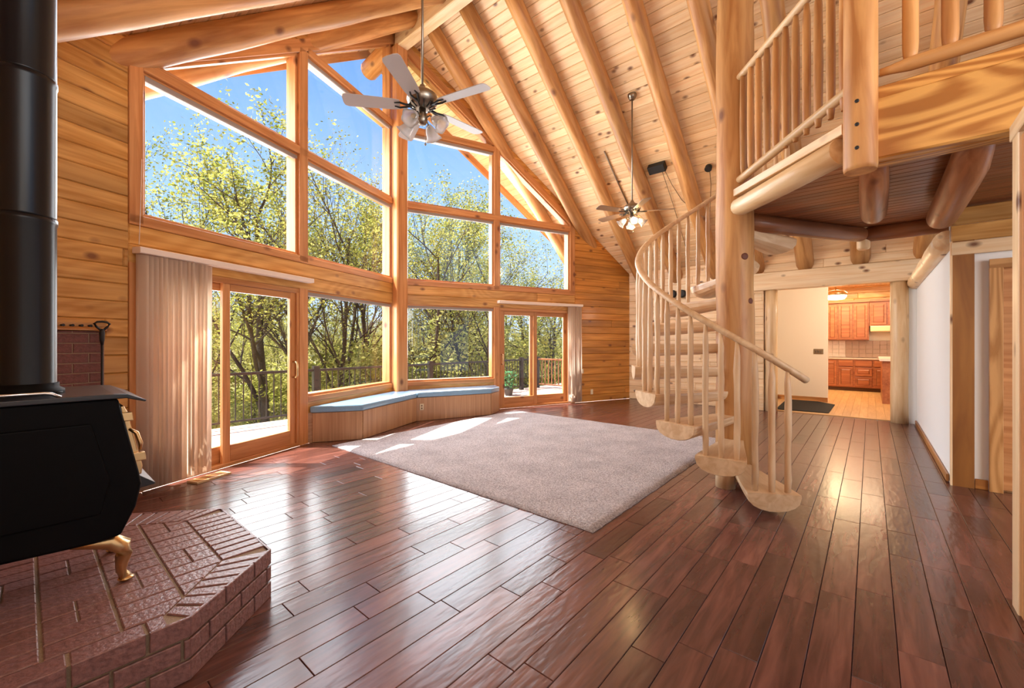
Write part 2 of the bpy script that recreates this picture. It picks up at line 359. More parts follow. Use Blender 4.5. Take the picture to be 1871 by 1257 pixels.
# floor
fl = empty('floor', (0, 0, 0), 'dark cherry wood plank floor of the great room', 'floor', kind='structure')
mesh('subfloor', [(XW, YB, -.02), (9.7, YB, -.02), (9.7, 4.35, -.02), (RX, PY-.02, -.02), (XW, 4.42, -.02), (XW, YB, -.12), (9.7, YB, -.12), (9.7, 4.35, -.12), (RX, PY-.02, -.12), (XW, 4.42, -.12)],
     [[0, 1, 2, 3, 4], [9, 8, 7, 6, 5], [0, 5, 6, 1], [1, 6, 7, 2], [2, 7, 8, 3], [3, 8, 9, 4], [4, 9, 5, 0]], simple('subfloor_dark', (.02, .008, .006), .8), fl)
PWD = .15; planks = []
y = -.241-PWD*16
while y < 6.5:
    x = XW-random.uniform(0, 1)
    while x < 9.68:
        Ln = random.choice((.45, .62, .8, .95, 1.1, 1.22))
        x0, x1 = max(x, XW), min(x+Ln, 9.68)
        if x1-x0 > .02:
            p = rect(x0+.0012, x1-.0012, y+.0012, y+PWD-.0012)
            p = clip(p, TA, 1, PY+TA*RX-.01) if True else p
            p = clip(p, -TA, 1, PY-TA*RX-.01) if p else p
            if len(p) > 2:
                cx, cy = (x0+x1)/2, y+PWD/2; t = math.cos(TH)*cx+math.sin(TH)*cy; u = (math.sin(TH)*cx-math.cos(TH)*cy)/max(t, .01)
                vis = t > .4 and abs(u) < 1.35 and (1.35/t) < 1.1+.0 and cy > -2.2
                planks.append((t if vis else 99+abs(t), p))
        x += Ln
    y += PWD
planks.sort(key=lambda q: q[0])
for t, p in planks[:300]: plate('plank', p, .014, .0022, FLOOR, fl, M.Identity(4))
def plates_joined(name, polys, t, ch, mat, parent, mw):
    vs, fs = [], []
    for poly in polys:
        poly = clean(poly)
        if len(poly) < 3 or abs(area(poly)) < 1e-4: continue
        if area(poly) < 0: poly = poly[::-1]
        n = len(poly); b = len(vs); ins = inset(poly, ch)
        vs += [(x, y, 0) for x, y in ins]+[(x, y, -ch) for x, y in poly]+[(x, y, -t) for x, y in poly]
        fs.append([b+i for i in range(n)])
        for i in range(n):
            j = (i+1) % n; fs += [[b+n+i, b+n+j, b+j, b+i], [b+2*n+i, b+2*n+j, b+n+j, b+n+i]]
    o = mesh(name, vs, fs, mat, parent, mw); o['kind'] = 'stuff'; return o
plates_joined('far_planks', [p for t, p in planks[300:]], .014, .0022, FLOOR, fl, M.Identity(4))

# kitchen floor and threshold
kf = empty('floor_kitchen', (9.72, 0, 0), 'light oak strip floor of the kitchen', 'floor', kind='structure')
yy = -3.0; k = 0
while yy < 2.6:
    x = 9.72
    while x < 15.9:
        Ln = random.uniform(1.4, 2.2); plate('plank', rect(x+.002, min(x+Ln, 15.9), yy, yy+.12), .012, .001, OAK, kf, M.Identity(4)); x += Ln
    yy += .1215
mesh('subfloor', [(9.72, -3, -.011), (15.9, -3, -.011), (15.9, 2.7, -.011), (9.72, 2.7, -.011)], [[0, 1, 2, 3]], OAK, kf)
o = beam('trim_1', (9.70, -.55, .006), (9.70, 1.5, .006), .07, .016, CREAM and OAK); tag(o, 'pale oak threshold strip where the cherry floor meets the kitchen floor', 'threshold', kind='structure')

# ceiling: tongue and groove planks on both slopes, running on over the prow eaves
ce = empty('ceiling', (RX, 0, RZ), 'knotty pine tongue and groove cathedral ceiling', 'ceiling', kind='structure')
def yout(x): return PY+.97-TA*abs(x-RX)
for sgn in (1, -1):
    e1 = V((0, sgn, 0)); e2 = V((sgn, 0, -PITCH)).normalized(); e3 = e1.cross(e2)
    fr = frame(V((RX, 0, RZ)), e1, e2, e3); i = 0; wd = .145
    xend = (9.95-RX) if sgn > 0 else (RX+1.2)
    while i*wd/CK < xend:
        xa, xb = i*wd/CK, (i+1)*wd/CK
        ya, yb = yout(RX+xa), yout(RX+xb)
        if sgn > 0: p = [(YB, i*wd), (ya, i*wd), (yb, (i+1)*wd), (YB, (i+1)*wd)]
        else: p = [(-YB, i*wd), (-ya, i*wd), (-yb, (i+1)*wd), (-YB, (i+1)*wd)]
        q = [(p[0][0], p[0][1]+.0015), (p[1][0], p[1][1]+.0015), (p[2][0], p[2][1]-.0015), (p[3][0], p[3][1]-.0015)]
        plate('plank', q, .02, .009, CEIL, ce, fr); i += 1
# roof deck above (keeps the sun out), follows the prow
def roofz(x): return ceil_z(x)+.03
vs = []; pts = [(XW-.5, YB), (RX, YB), (9.98, YB), (9.98, yout(9.98)+.05), (RX, yout(RX)+.05), (XW-.5, yout(XW-.5)+.05)]
for dz in (0, .22):
    for x, yv in pts: vs.append((x, yv, roofz(x)+dz))
ro = mesh('roof', vs, [[0, 5, 4, 1], [1, 4, 3, 2], [6, 7, 10, 11], [7, 8, 9, 10], [0, 1, 7, 6], [1, 2, 8, 7], [2, 3, 9, 8], [3, 4, 10, 9], [4, 5, 11, 10], [5, 0, 6, 11]], ROOFM)
tag(ro, 'roof slab over the great room with overhanging prow eaves', 'roof', kind='structure')
for k, (xa, xb) in enumerate(((XW-.5, RX), (RX, 9.98))):
    o = beam('trim_2', (xa, yout(xa)+.03, ceil_z(xa)+.02), (xb, yout(xb)+.03, ceil_z(xb)+.02), .05, .26, TRIM)
    tag(o, ('reddish rake board along the eave outside the left windows', 'reddish rake board along the eave outside the right windows')[k], 'trim', kind='structure')

# ridge beam
o = box('ridge_beam', RX-.10, RX+.10, YB, PY-.1, 6.57, 7.03, LOGL, ch=.012); tag(o, 'squared ridge beam running from the window post over the ceiling fans', 'beam')
o = log('ridge_log_end', (RX, PY+.12, 6.74), (RX, PY+.98, 6.62), .17, TRIM); tag(o, 'round ridge log end outside the topmost window pane', 'beam')

# rafters
RY = [5.72, 4.92, 4.10, 3.30, 2.49, 1.71, .93, .13, -.67, -1.47]
names = ['nearest the window post', 'second from the windows', 'third from the windows', 'left of the far fan rod', 'fifth from windows, right of far fan rod',
         'sixth, just left of the log post', 'behind the thick log post', 'above the loft stair rail', 'above the loft corner post', 'deep over the loft']
for i, yv in enumerate(RY):
    xe = XE+.35
    off = .12*CK
    o = log('log_rafter', (RX+.1, yv, ceil_z(RX+.1)-off), (xe, yv, ceil_z(xe)-off), .125, LOG, r2=.14, ends=(0, 0), seg=18, n=18, wob=.03)
    tag(o, 'peeled log rafter on the right roof slope, '+names[i], 'rafter', 'log rafters of the right roof slope')
for i, yv in enumerate([5.86, 5.06, 4.14, 3.30, 2.49, 1.71]):
    xe = XW-.4
    o = log('log_rafter', (RX-.1, yv, ceil_z(RX-.1)-.12*CK), (xe, yv, ceil_z(xe)-.12*CK), .125, LOG, r2=.15, ends=(0, 0), seg=18, n=18, wob=.03)
    tag(o, 'peeled log rafter on the left roof slope, '+['short one beside the ridge beam', 'above the left windows', 'across the top left corner', 'fourth from the windows', 'fifth from the windows', 'sixth from the windows'][i], 'rafter', 'log rafters of the left roof slope')

# ---- prow walls
BAY = {'A': dict(c0=.13, c1=2.05, c2=2.19, c3=3.96, end=4.07), 'B': dict(c0=.13, c1=1.94, c2=2.06, c3=3.80, end=3.93)}
wname = {'A': ('wall_front_left', 'pine plank wall with the left bank of prow windows'), 'B': ('wall_front_right', 'pine plank wall with the right bank of prow windows')}
WIN = 0
def siding(f, parent, region, z0, z1, step=.155, mat=SIDE, rise=0, brk=1.6, mw=None):
    mw = mw or FR[f]; xs = [p[0] for p in region]; xa, xb = min(xs), max(xs); z = z0
    while z < z1-.02:
        x = xa-random.uniform(0, .8)
        while x < xb:
            Ln = random.uniform(brk, brk*2)
            p = rect(x+.0008, x+Ln-.0008, z+.001, min(z+step, z1)-.001)
            for i in range(len(region)):
                a, b = region[i], region[(i+1) % len(region)]
                if len(p) < 3: break
                # keep left side of a->b
                dx, dy = b[0]-a[0], b[1]-a[1]
                p = clip(p, dy, -dx, dy*a[0]-dx*a[1])
            if len(p) > 2: plate('plank', p, .03, .008, mat, parent, mw, rise)
            x += Ln
        z += step
def ccw(p): return p if area(p) > 0 else p[::-1]
def poly_f(f, pts): return ccw([((-x if f == 'A' else x), z) for x, z in pts])
def window(f, pts, shade=None, d0=-.03, lab=''):
    """frame boards round any convex opening plus its pane"""
    global WIN
    WIN += 1; poly = ccw(clean(poly_f(f, pts)))
    c = V((sum(p[0] for p in poly)/len(poly), sum(p[1] for p in poly)/len(poly), -.1))
    w_ = empty('window_%d' % WIN, FR[f] @ c, lab, 'window', kind='structure')
    ins = inset(poly, .035); n = len(poly)
    for i in range(n):
        j = (i+1) % n; e = (V(poly[j])-V(poly[i])).normalized(); L = (V(poly[j])-V(poly[i])).length
        if L < .05: continue
        m = FR[f] @ M(((e.x, -e.y, 0, poly[i][0]), (e.y, e.x, 0, poly[i][1]), (0, 0, 1, 0), (0, 0, 0, 1)))
        inv = M(((e.x, e.y, 0, 0), (-e.y, e.x, 0, 0), (0, 0, 1, 0), (0, 0, 0, 1)))
        q = [inv @ (V((*pp, 0))-V((*poly[i], 0))) for pp in (poly[i], poly[j], ins[j], ins[i])]
        plate('frame_board', [(a.x, a.y) for a in q], .15, .003, TRIM, w_, m, d0)
    p2 = inset(poly, .03); plate('pane', p2, .006, 0, GLASS, w_, FR[f], -.13)
    return w_
def cut(pts, k=0):
    # clip to below the window head line z <= 6.75-.73x
    return clip(pts, .73, 1, 6.75-k)
side_l = {'A': 'left', 'B': 'right'}
for f in 'AB':
    b = BAY[f]; par = empty(wname[f][0], P0, wname[f][1], 'wall', kind='structure')
    xend = 5.53
    # siding beyond the windows
    region = poly_f(f, [(b['end'], 0), (xend+.1, 0), (xend+.1, CZ(xend+.1)), (b['end'], CZ(b['end']))])
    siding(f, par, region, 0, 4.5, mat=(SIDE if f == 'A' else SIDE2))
    # band between the doors and the upper windows, three courses
    region = poly_f(f, [(.02, 2.05), (b['end'], 2.05), (b['end'], 2.40), (.02, 2.40)])
    siding(f, par, region, 2.05, 2.40, step=.175, brk=3)
    # filler above the head trim
    region = poly_f(f, [(.0, TOPZ(0)+.13), (4.2, TOPZ(4.2)+.13), (4.2, CZ(4.2)+.0), (0, CZ(0))])
    x0, x1 = fx(f, 0, 4.2)
    siding(f, par, region, 3.6, 7.1, step=.155, rise=-.012)
    # wall body behind planks: solid where there is no opening
    def back(pts, nm='wall_core'):
        pl = poly_f(f, pts); plate(nm, pl, .15, 0, DARKBACK, par, FR[f], -.031)
    back([(b['end'], 0), (xend, 0), (xend, CZ(xend)), (b['end'], CZ(b['end']))])
    back([(.02, 2.05), (b['end'], 2.05), (b['end'], 2.44), (.02, 2.44)])
    back([(0, TOPZ(0)+.02), (4.1, TOPZ(4.1)+.02), (4.1, CZ(4.1)), (0, CZ(0))])
    back([(.02, 0), (b['c1']+.02, 0), (b['c1']+.02, .6), (.02, .6)])
    # trims: column, end board, sill beam, transoms, sloping head
    def tr(nm, x0, z0, x1, z1, wd, dep, up=None, d=None, lab=None):
        a, c = Pf(f, x0, z0, (d if d is not None else .01-dep/2)), Pf(f, x1, z1, (d if d is not None else .01-dep/2))
        nn = nA if f == 'A' else nB
        return beam(nm, a, c, wd, dep, TRIM, par, up=nn, ch=.004)
    xc = (b['c1']+b['c2'])/2; wc = b['c2']-b['c1']
    tr('mullion', xc, 2.42, xc, TOPZ(xc)+.02, wc, .17); tr('column', xc, 0, xc, 2.06, wc, .17)
    xe_ = (b['c3']+b['end'])/2; tr('end_board', xe_, 2.42, xe_, TOPZ(xe_)+.1, b['end']-b['c3'], .05); tr('end_board', xe_, 0, xe_, 2.06, b['end']-b['c3'], .17)
    tr('sill_beam', .1, 2.445, b['end'], 2.445, .09, .19)
    tr('transom', .12, 3.865, b['c3'], 3.865, .10, .17)
    tr('transom', .12, 5.25, b['c1'], 5.25, .10, .17)
    xh0, xh1 = .0, b['c3']+.12; kk = .08
    tr('sloping_head', xh0, TOPZ(xh0)+kk, xh1, TOPZ(xh1)+kk, .14, .18)
    tr('window_stool', .1, .585, b['c1'], .585, .075, .18)
    o2 = plate('apron_panel', poly_f(f, [(.05, 0), (b['c1'], 0), (b['c1'], .55), (.05, .55)]), .03, .003, SIDE, par, FR[f], 0)
    s = side_l[f]
    window(f, [(b['c0'], .62), (b['c1'], .62), (b['c1'], 2.05), (b['c0'], 2.05)], lab='picture window above the window seat, '+s+' of the corner post')
    window(f, [(b['c0'], 2.49), (b['c1'], 2.49), (b['c1'], 3.815), (b['c0'], 3.815)], lab='upper picture window just '+s+' of the corner post')
    window(f, [(b['c2'], 2.49), (b['c3'], 2.49), (b['c3'], min(3.815, TOPZ(b['c3']))), (b['c2'], 3.815)], lab='upper picture window above the '+s+' sliding door')
    window(f, [(b['c0'], 3.915), (b['c1'], 3.915), (b['c1'], 5.2), (b['c0'], 5.2)], lab='third level window '+s+' of the corner post')
    window(f, cut([(b['c0'], 5.3), (b['c1'], 5.3), (b['c1'], 7), (b['c0'], 7)]), lab='triangular peak window '+s+' of the corner post')
    window(f, cut([(b['c2'], 3.915), (b['c3'], 3.915), (b['c3'], 6), (b['c2'], 6)]), lab='triangular window above the '+s+' sliding door bay')
    # roller shade cassettes under the transoms
    for (xa, xb, zz, tx) in ((b['c0'], b['c1'], 2.005, 'above the window seat'), (b['c0'], b['c1'], 3.77, 'under the middle transom by the post'), (b['c2'], b['c3']-.02, 3.77, 'under the transom above the sliding door'), (b['c0'], b['c1'], 5.16, 'under the highest transom')):
        o = beam('roller_shade', Pf(f, xa+.01, zz, -.05), Pf(f, xb-.01, zz, -.05), .055, .05, SHADE, up=(nA if f == 'A' else nB), ch=.012)
        tag(o, 'rolled grey shade '+tx+', '+s+' window bank', 'window shade', 'rolled grey window shades')

# corner post
o = box('corner_post', RX-.115, RX+.115, PY-.20, PY+.06, 0, 6.6, TRIM, ch=.02); tag(o, 'squared pine post where the two window walls meet', 'post')

# sliding doors
def slider(num, f, xs0, xm0, xm1, xs1, lab, hx):
    nn = nA if f == 'A' else nB
    d_ = empty('door_%d' % num, Pf(f, (xs0+xs1)/2, 0, -.08), lab, 'sliding door', kind='structure')
    def bm(nm, x0, z0, x1, z1, wd, dep, d, par, mat=TRIM): return beam(nm, Pf(f, x0, z0, d), Pf(f, x1, z1, d), wd, dep, mat, par, up=nn, ch=.004)
    bm('head_jamb', xs0, 2.02, xs1, 2.02, .06, .16, -.08, d_)
    bm('side_jamb', xs0+.02, 0, xs0+.02, 2.0, .04, .16, -.08, d_); bm('side_jamb', xs1-.02, 0, xs1-.02, 2.0, .04, .16, -.08, d_)
    bm('threshold', xs0, .02, xs1, .02, .04, .17, -.08, d_)
    for (xa, xb, d, nm) in ((xs0+.04, xm1, -.045, 'sliding_panel'), (xm0, xs1-.04, -.105, 'fixed_panel')):
        pn = empty(nm, Pf(f, (xa+xb)/2, .04, d), parent=d_)
        sw = .085
        bm('stile', xa+sw/2, .04, xa+sw/2, 1.99, sw, .045, d, pn); bm('stile', xb-sw/2, .04, xb-sw/2, 1.99, sw, .045, d, pn)
        bm('bottom_rail', xa+sw, .13, xb-sw, .13, .18, .045, d, pn); bm('top_rail', xa+sw, 1.95, xb-sw, 1.95, .08, .045, d, pn)
        plate('pane', poly_f(f, [(xa+sw, .22), (xb-sw, .22), (xb-sw, 1.91), (xa+sw, 1.91)]), .006, 0, GLASS, pn, FR[f], d)
    pts = [Pf(f, hx, .90, -.02), Pf(f, hx, .90, .03), Pf(f, hx, .93, .05), Pf(f, hx, 1.0, .055), Pf(f, hx, 1.07, .05), Pf(f, hx, 1.10, .03), Pf(f, hx, 1.10, -.02)]
    tube('handle', pts, .011, BRASS, d_, 8)
    return d_
slider(1, 'A', 2.19, 3.07, 3.20, 3.96, 'pine framed sliding glass door on the left, half behind the vertical blinds', 2.27)
slider(2, 'B', 2.06, 2.82, 2.96, 3.80, 'pine framed sliding glass door on the right, beyond the window seat', 2.12)

# vertical blinds and their valances
def blinds(f, xa, xb, n, v0, v1, lab, lab2, dmax=.13):
    b_ = empty('vertical_blinds', Pf(f, (xa+xb)/2, 0, .07), lab, 'blinds')
    nn = nA if f == 'A' else nB
    R = random.Random(5)
    for i in range(n):
        x = xa+(xb-xa)*(i+.5)/n; tilt = R.uniform(-.3, .3)+(.9 if i % 3 else .55); top = Pf(f, x, 2.13, .075); bot = Pf(f, x+R.uniform(-.004, .012), .035, .075)
        hw = .044; seg = 5; vs = []; fs = []
        al = (dirA if f == 'A' else dirB)
        for zi, c in enumerate((bot, top)):
            for k in range(seg):
                u = -1+2*k/(seg-1); off = al*(math.cos(tilt)*u*hw)+nn*(math.sin(tilt)*u*hw); cv = .008*(1-u*u)
                vs.append(c+off+(nn*math.cos(tilt)-al*math.sin(tilt))*cv)
        for k in range(seg-1): fs.append([k, k+1, seg+k+1, seg+k])
        o = mesh('vane', [v-bot for v in vs], fs, BLIND, b_, M.Translation(bot), True)
        so = o.modifiers.new('thickness', 'SOLIDIFY'); so.thickness = .0012
    v_ = beam('blind_valance', Pf(f, v0, 2.165, .065), Pf(f, v1, 2.165, .065), .055, .11, VAL, up=nn, ch=.006); tag(v_, lab2, 'valance')
blinds('A', 3.42, 4.03, 15, 2.06, 4.05, 'tall bundle of cream vertical blinds drawn to the left of the left sliding door', 'cream headrail valance over the left sliding door')
blinds('B', 3.72, 4.03, 8, 2.0, 4.07, 'grey vertical blinds bunched at the right end of the right sliding door', 'cream headrail valance over the right sliding door')
o = tube('pull_cord', [Pf('A', 3.98, 3.0, .015), Pf('A', 3.99, 2.6, .02), Pf('A', 4.02, 2.22, .05)], .003, VAL, None, 6); tag(o, 'thin cream pull cord hanging beside the upper left window', 'cord')

# ---- east wall (log siding) with the kitchen opening
FE = frame(V((XE, 4.42, 0)), V((0, -1, 0)), V((0, 0, 1)), V((-1, 0, 0)))      # local x runs towards -Y
ew = empty('wall_east', (XE, 3, 0), 'pale knotty pine plank wall between the window wall and the kitchen opening', 'wall', kind='structure')
siding(None, ew, [(0, 0), (2.82, 0), (2.82, 3.05), (0, 3.05)], 0, 3.1, mw=FE, mat=CEIL, brk=1.5)
siding(None, ew, [(2.82, 2.72), (5.2, 2.72), (5.2, 3.05), (2.82, 3.05)], 2.72, 3.05, mw=FE, mat=CEIL, brk=1.2)
plate('wall_core', rect(0, 2.8, 0, 3.1), .14, 0, DARKBACK, ew, FE, -.031); plate('wall_core', rect(2.8, 7.5, 2.70, 3.1), .14, 0, DARKBACK, ew, FE, -.031)
o = box('header_beam', XE-.06, XE+.14, -.62, 1.86, 2.37, 2.71, CEIL, ch=.01); tag(o, 'long squared timber over the kitchen opening resting on two log posts', 'beam')
o = log('log_post', (9.58, 1.48, 0), (9.58, 1.48, 2.38), .105, LOGL, ends=(0, 0)); tag(o, 'slim log post at the left side of the kitchen opening', 'post')
o = log('log_post', (9.58, -.37, 0), (9.58, -.37, 2.38), .115, LOGL, ends=(0, 0)); tag(o, 'log post at the right side of the kitchen opening, by the white wall', 'post')
# right white wall and hall
ww = empty('wall_right', (7.6, -.58, 0), 'long white painted wall leading to the kitchen opening', 'wall', kind='structure')
plate('panel', rect(-9.75, -5.745, 0, 2.30), .12, 0, WHITE, ww, frame(V((0, -.58, 0)), V((-1, 0, 0)), V((0, 0, 1)), V((0, 1, 0))))
ww2 = box('wall_return', 9.58, 9.7, -.95, -.45, 0, 2.36, WHITE, None); tag(ww2, 'narrow white wall end beside the right kitchen post', 'wall', kind='structure')
o = beam('baseboard_right', (5.80, -.565, .045), (9.5, -.565, .035), .02, .07, BOARDD); tag(o, 'low wood baseboard along the white wall', 'baseboard', kind='structure')
o = log('wall_log', (5.80, -.56, 2.33), (9.6, -.56, 2.33), .10, CEIL, ends=(0, 0)); tag(o, 'pale horizontal log capping the white wall', 'log')
# hall wall facing the room at X=5.74
FH = frame(V((5.74, -.58, 0)), V((0, -1, 0)), V((0, 0, 1)), V((-1, 0, 0)))
hw = empty('wall_hall', (5.74, -.9, 0), 'short hall wall with plank band over a door', 'wall', kind='structure')
plate('panel', rect(.0, .325, 0, 2.60), .10, 0, WHITE, hw, FH, -.015)
plate('panel', rect(.325, 2.4, 2.03, 2.60), .10, 0, WHITE, hw, FH, -.015)
siding(None, hw, [(0, 2.30), (2.4, 2.30), (2.4, 2.62), (0, 2.62)], 2.30, 2.62, step=.16, mw=FH, mat=SIDE)
o = beam('trim_3', (5.73, -.655, 0), (5.73, -.655, 2.30), .05, .15, BOARDD, up=(0, 1, 0)); tag(o, 'wide dark pine board covering the corner of the white wall', 'trim', kind='structure')
o = box('trim_4', 5.70, 5.75, -.588, -.575, 0, 2.3, CEIL, ch=.001); tag(o, 'pale edge strip on the corner of the white wall', 'trim', kind='structure')
o = beam('trim_5', (5.715, -.58, 2.23), (5.715, -1.9, 2.23), .04, .12, CEIL); tag(o, 'pale horizontal board under the plank band in the hall', 'trim', kind='structure')
dr = empty('door_3', (5.72, -1.3, 0), 'hall doorway with oak casing and dark wooden door', 'door', kind='structure')
beam('casing', (5.70, -.86, 0), (5.70, -.86, 2.02), .03, .085, CASE, dr, up=(0, 1, 0)); beam('casing', (5.70, -.82, 2.06), (5.70, -1.9, 2.06), .03, .085, CASE, dr)
plate('door_leaf', rect(.328, 1.2, .01, 2.028), .04, .004, TRIM, dr, FH, -.03)
for (a, b_, c, d) in ((.42, .74, .2, .9), (.42, .74, 1.0, 1.9), (.82, 1.12, .2, .9), (.82, 1.12, 1.0, 1.9)): plate('panel', rect(a, b_, c, d), .02, .012, TRIM, dr, FH, -.018)
o = beam('baseboard_hall', (5.725, -.735, .045), (5.725, -.815, .045), .02, .09, BOARDD); tag(o, 'scrap of brown baseboard between the wide board and the door casing', 'baseboard', kind='structure')
# near wall end on the right
nw = empty('wall_near', (2.2, -.58, 0), 'wall end cased in pine at the right edge of the view', 'wall', kind='structure')
box('casing', 3.20, 3.315, -.60, -.555, 0, 2.39, CEIL, nw); box('casing', 2.95, 3.20, -.585, -.565, 0, 2.37, TRIM, nw)
box('panel', -1.0, 3.2, -.72, -.585, 0, 2.6, WHITE, nw, ch=0); box('jamb', 3.20, 3.30, -.75, -.60, 0, 2.39, CEIL, nw)
box('head_casing', 2.9, 3.34, -.60, -.55, 2.39, 2.47, CEIL, nw)
# west wall behind the stove pipe and outside the frame
wwest = empty('wall_west', (XW, 0, 0), 'low pine plank wall on the left side of the room', 'wall', kind='structure')
FWm = frame(V((XW, YB, 0)), V((0, 1, 0)), V((0, 0, 1)), V((1, 0, 0)))
plate('wall_core', rect(0, 10.4, 0, 3.05), .15, 0, SIDE, wwest, FWm, -.03)

# ---- window seat
ws = empty('window_seat', (RX, 5.9, 0), 'wooden window seat cabinet bent along the window walls', 'bench')
def off(f, x, d, z): return Pf(f, x, z, d)
dep = .54; mid = V((RX, PY-dep/math.cos(AW), 0))
plan = [Pf('A', 2.05, 0, .0), Pf('A', 2.0, 0, .03), Pf('A', 1.62, 0, dep), mid, Pf('B', 1.62, 0, dep), Pf('B', 1.92, 0, .25), Pf('B', 1.95, 0, .0), P0+V((0, -.02, 0))]
def prism(name, plan, z0, z1, mat, parent, ch=0):
    plan = [V(p) for p in plan]; n = len(plan); c = V((0, 0, 0))
    vs = [(p.x, p.y, z0) for p in plan]+[(p.x, p.y, z1) for p in plan]
    a = sum(plan[i].x*plan[(i+1) % n].y-plan[(i+1) % n].x*plan[i].y for i in range(n))
    fs = [[i, (i+1) % n, n+(i+1) % n, n+i] for i in range(n)]+[list(range(n))[::-1], [n+i for i in range(n)]]
    if a < 0: fs = [q[::-1] for q in fs]
    return mesh(name, vs, fs, mat, parent)
body_plan = plan
prism('carcass', [p*1 for p in body_plan], .0, .40, BENCH, ws)
# front panels (grain upright)
fr_pts = [V((p.x, p.y, 0)) for p in plan[1:6]]
for a, b_ in zip(fr_pts[:-1], fr_pts[1:]):
    L = (b_-a).length; e = (b_-a).normalized(); nn = V((e.y, -e.x, 0))
    # panel: local x is up so the grain stands upright
    m = frame(a+nn*.014, V((0, 0, 1)), e*-1, V((0, 0, 1)).cross(e*-1)) if V((0, 0, 1)).cross(e*-1).dot(nn) > 0 else frame(a+nn*.014, V((0, 0, 1)), e, V((0, 0, 1)).cross(e))
    sg = -1 if V((0, 0, 1)).cross(e*-1).dot(nn) > 0 else 1
    plate('front_panel', [(0.005, sg*.004), (.395, sg*.004), (.395, sg*(L-.004)), (.005, sg*(L-.004))], .014, .002, BENCH, ws, m)
# outlet on the seat front
o = plate('outlet', rect(-.035, .035, -.055, .055), .008, .003, PLATE, None, frame(Pf('B', .31, .24, dep+.026), dirB, V((0, 0, 1)), nB)); tag(o, 'ivory wall outlet on the window seat front near its bend', 'outlet')
for zz in (.022, -.022): plate('socket', rect(-.012, .012, zz-.012, zz+.012), .006, .002, DARKPL, o, frame(Pf('B', .31, .24, dep+.032), dirB, V((0, 0, 1)), nB))
# cushions
def cushion(f, lab):
    e = .03
    if f == 'A': pp = [Pf('A', 2.04, 0, .02), Pf('A', 2.02, 0, .06), Pf('A', 1.64, 0, dep+e), mid+V((-.004, -e, 0)), P0+V((-.004, -.24, 0)), P0+V((-.13, -.22, 0)), Pf('A', .14, 0, .02)]
    else: pp = [Pf('B', .14, 0, .02), P0+V((.13, -.22, 0)), P0+V((.004, -.24, 0)), mid+V((.004, -e, 0)), Pf('B', 1.62, 0, dep+e), Pf('B', 1.90, 0, dep*.62), Pf('B', 1.96, 0, .02)]
    o = prism('seat_cushion', pp, .402, .49, CUSH, None); bv = o.modifiers.new('soft edge', 'BEVEL'); bv.width = .018; bv.segments = 3; o.data.shade_smooth()
    tag(o, lab, 'cushion', 'blue window seat cushions')
cushion('A', 'blue seat cushion lying on the left half of the window seat'); cushion('B', 'blue seat cushion lying on the right half of the window seat')

# ---- rug
vs = []; fs = []; nx, ny = 60, 60; x0, x1, y0, y1 = 2.62, 6.30, 1.49, 5.33
R = random.Random(3)
for j in range(ny+1):
    for i in range(nx+1):
        ed = i in (0, nx) or j in (0, ny)
        vs.append((x0+(x1-x0)*i/nx+(R.uniform(-.004, .004) if ed else 0), y0+(y1-y0)*j/ny+(R.uniform(-.004, .004) if ed else 0), .006 if ed else .024+R.uniform(-.0015, .0015)))
for j in range(ny):
    for i in range(nx):
        a = j*(nx+1)+i
        cx, cy = vs[a][0], vs[a][1]
        fs.append([a, a+1, a+nx+2, a+nx+1])
n0 = len(vs); rim = [i for i in range(nx+1)]+[j*(nx+1)+nx for j in range(1, ny+1)]+[ny*(nx+1)+i for i in range(nx-1, -1, -1)]+[j*(nx+1) for j in range(ny-1, 0, -1)]
vs += [(vs[i][0], vs[i][1], .0) for i in rim]
for k in range(len(rim)): k2 = (k+1) % len(rim); fs.append([rim[k], n0+k, n0+k2, rim[k2]])
rg = mesh('rug', [(x-x0, y-y0, z) for x, y, z in vs], fs, RUG, None, T(x0, y0, .001), True); tag(rg, 'large speckled grey brown shag rug on the cherry floor', 'rug')

# ---- spiral stair
PC = V((4.646, 1.032, 0)); SR = .985
o = log('log_post', (PC.x, PC.y, 0), (PC.x, PC.y, ceil_z(PC.x)-.02), .178, LOG, r2=.160, seg=28, wob=.02, n=26, ends=(0, 0)); tag(o, 'thick tall log post at the centre of the spiral stair', 'post')
for (zz, an, rr) in ((2.18, 222, .034), (1.75, 245, .03), (3.3, 215, .025)):
    a = math.radians(an); d = V((math.cos(a), math.sin(a), 0)); c = PC+d*.166+V((0, 0, zz))
    e1 = V((0, 0, 1)); e2 = d.cross(e1)
    lathe('knot', [(-.01, rr*1.15), (.004, rr), (.009, rr*.8), (.0095, .002)], simple('knot_brown', (.16, .05, .025), .6) if 'knot_brown' not in MATS else MATS['knot_brown'], o, frame(c, e1, e2, d), 14)
st = empty('spiral_staircase', (PC.x, PC.y, 0), 'log spiral staircase of half log treads winding up round the thick post', 'staircase')
def zs(ang): return .175+.232*(208.4-ang)/22.2
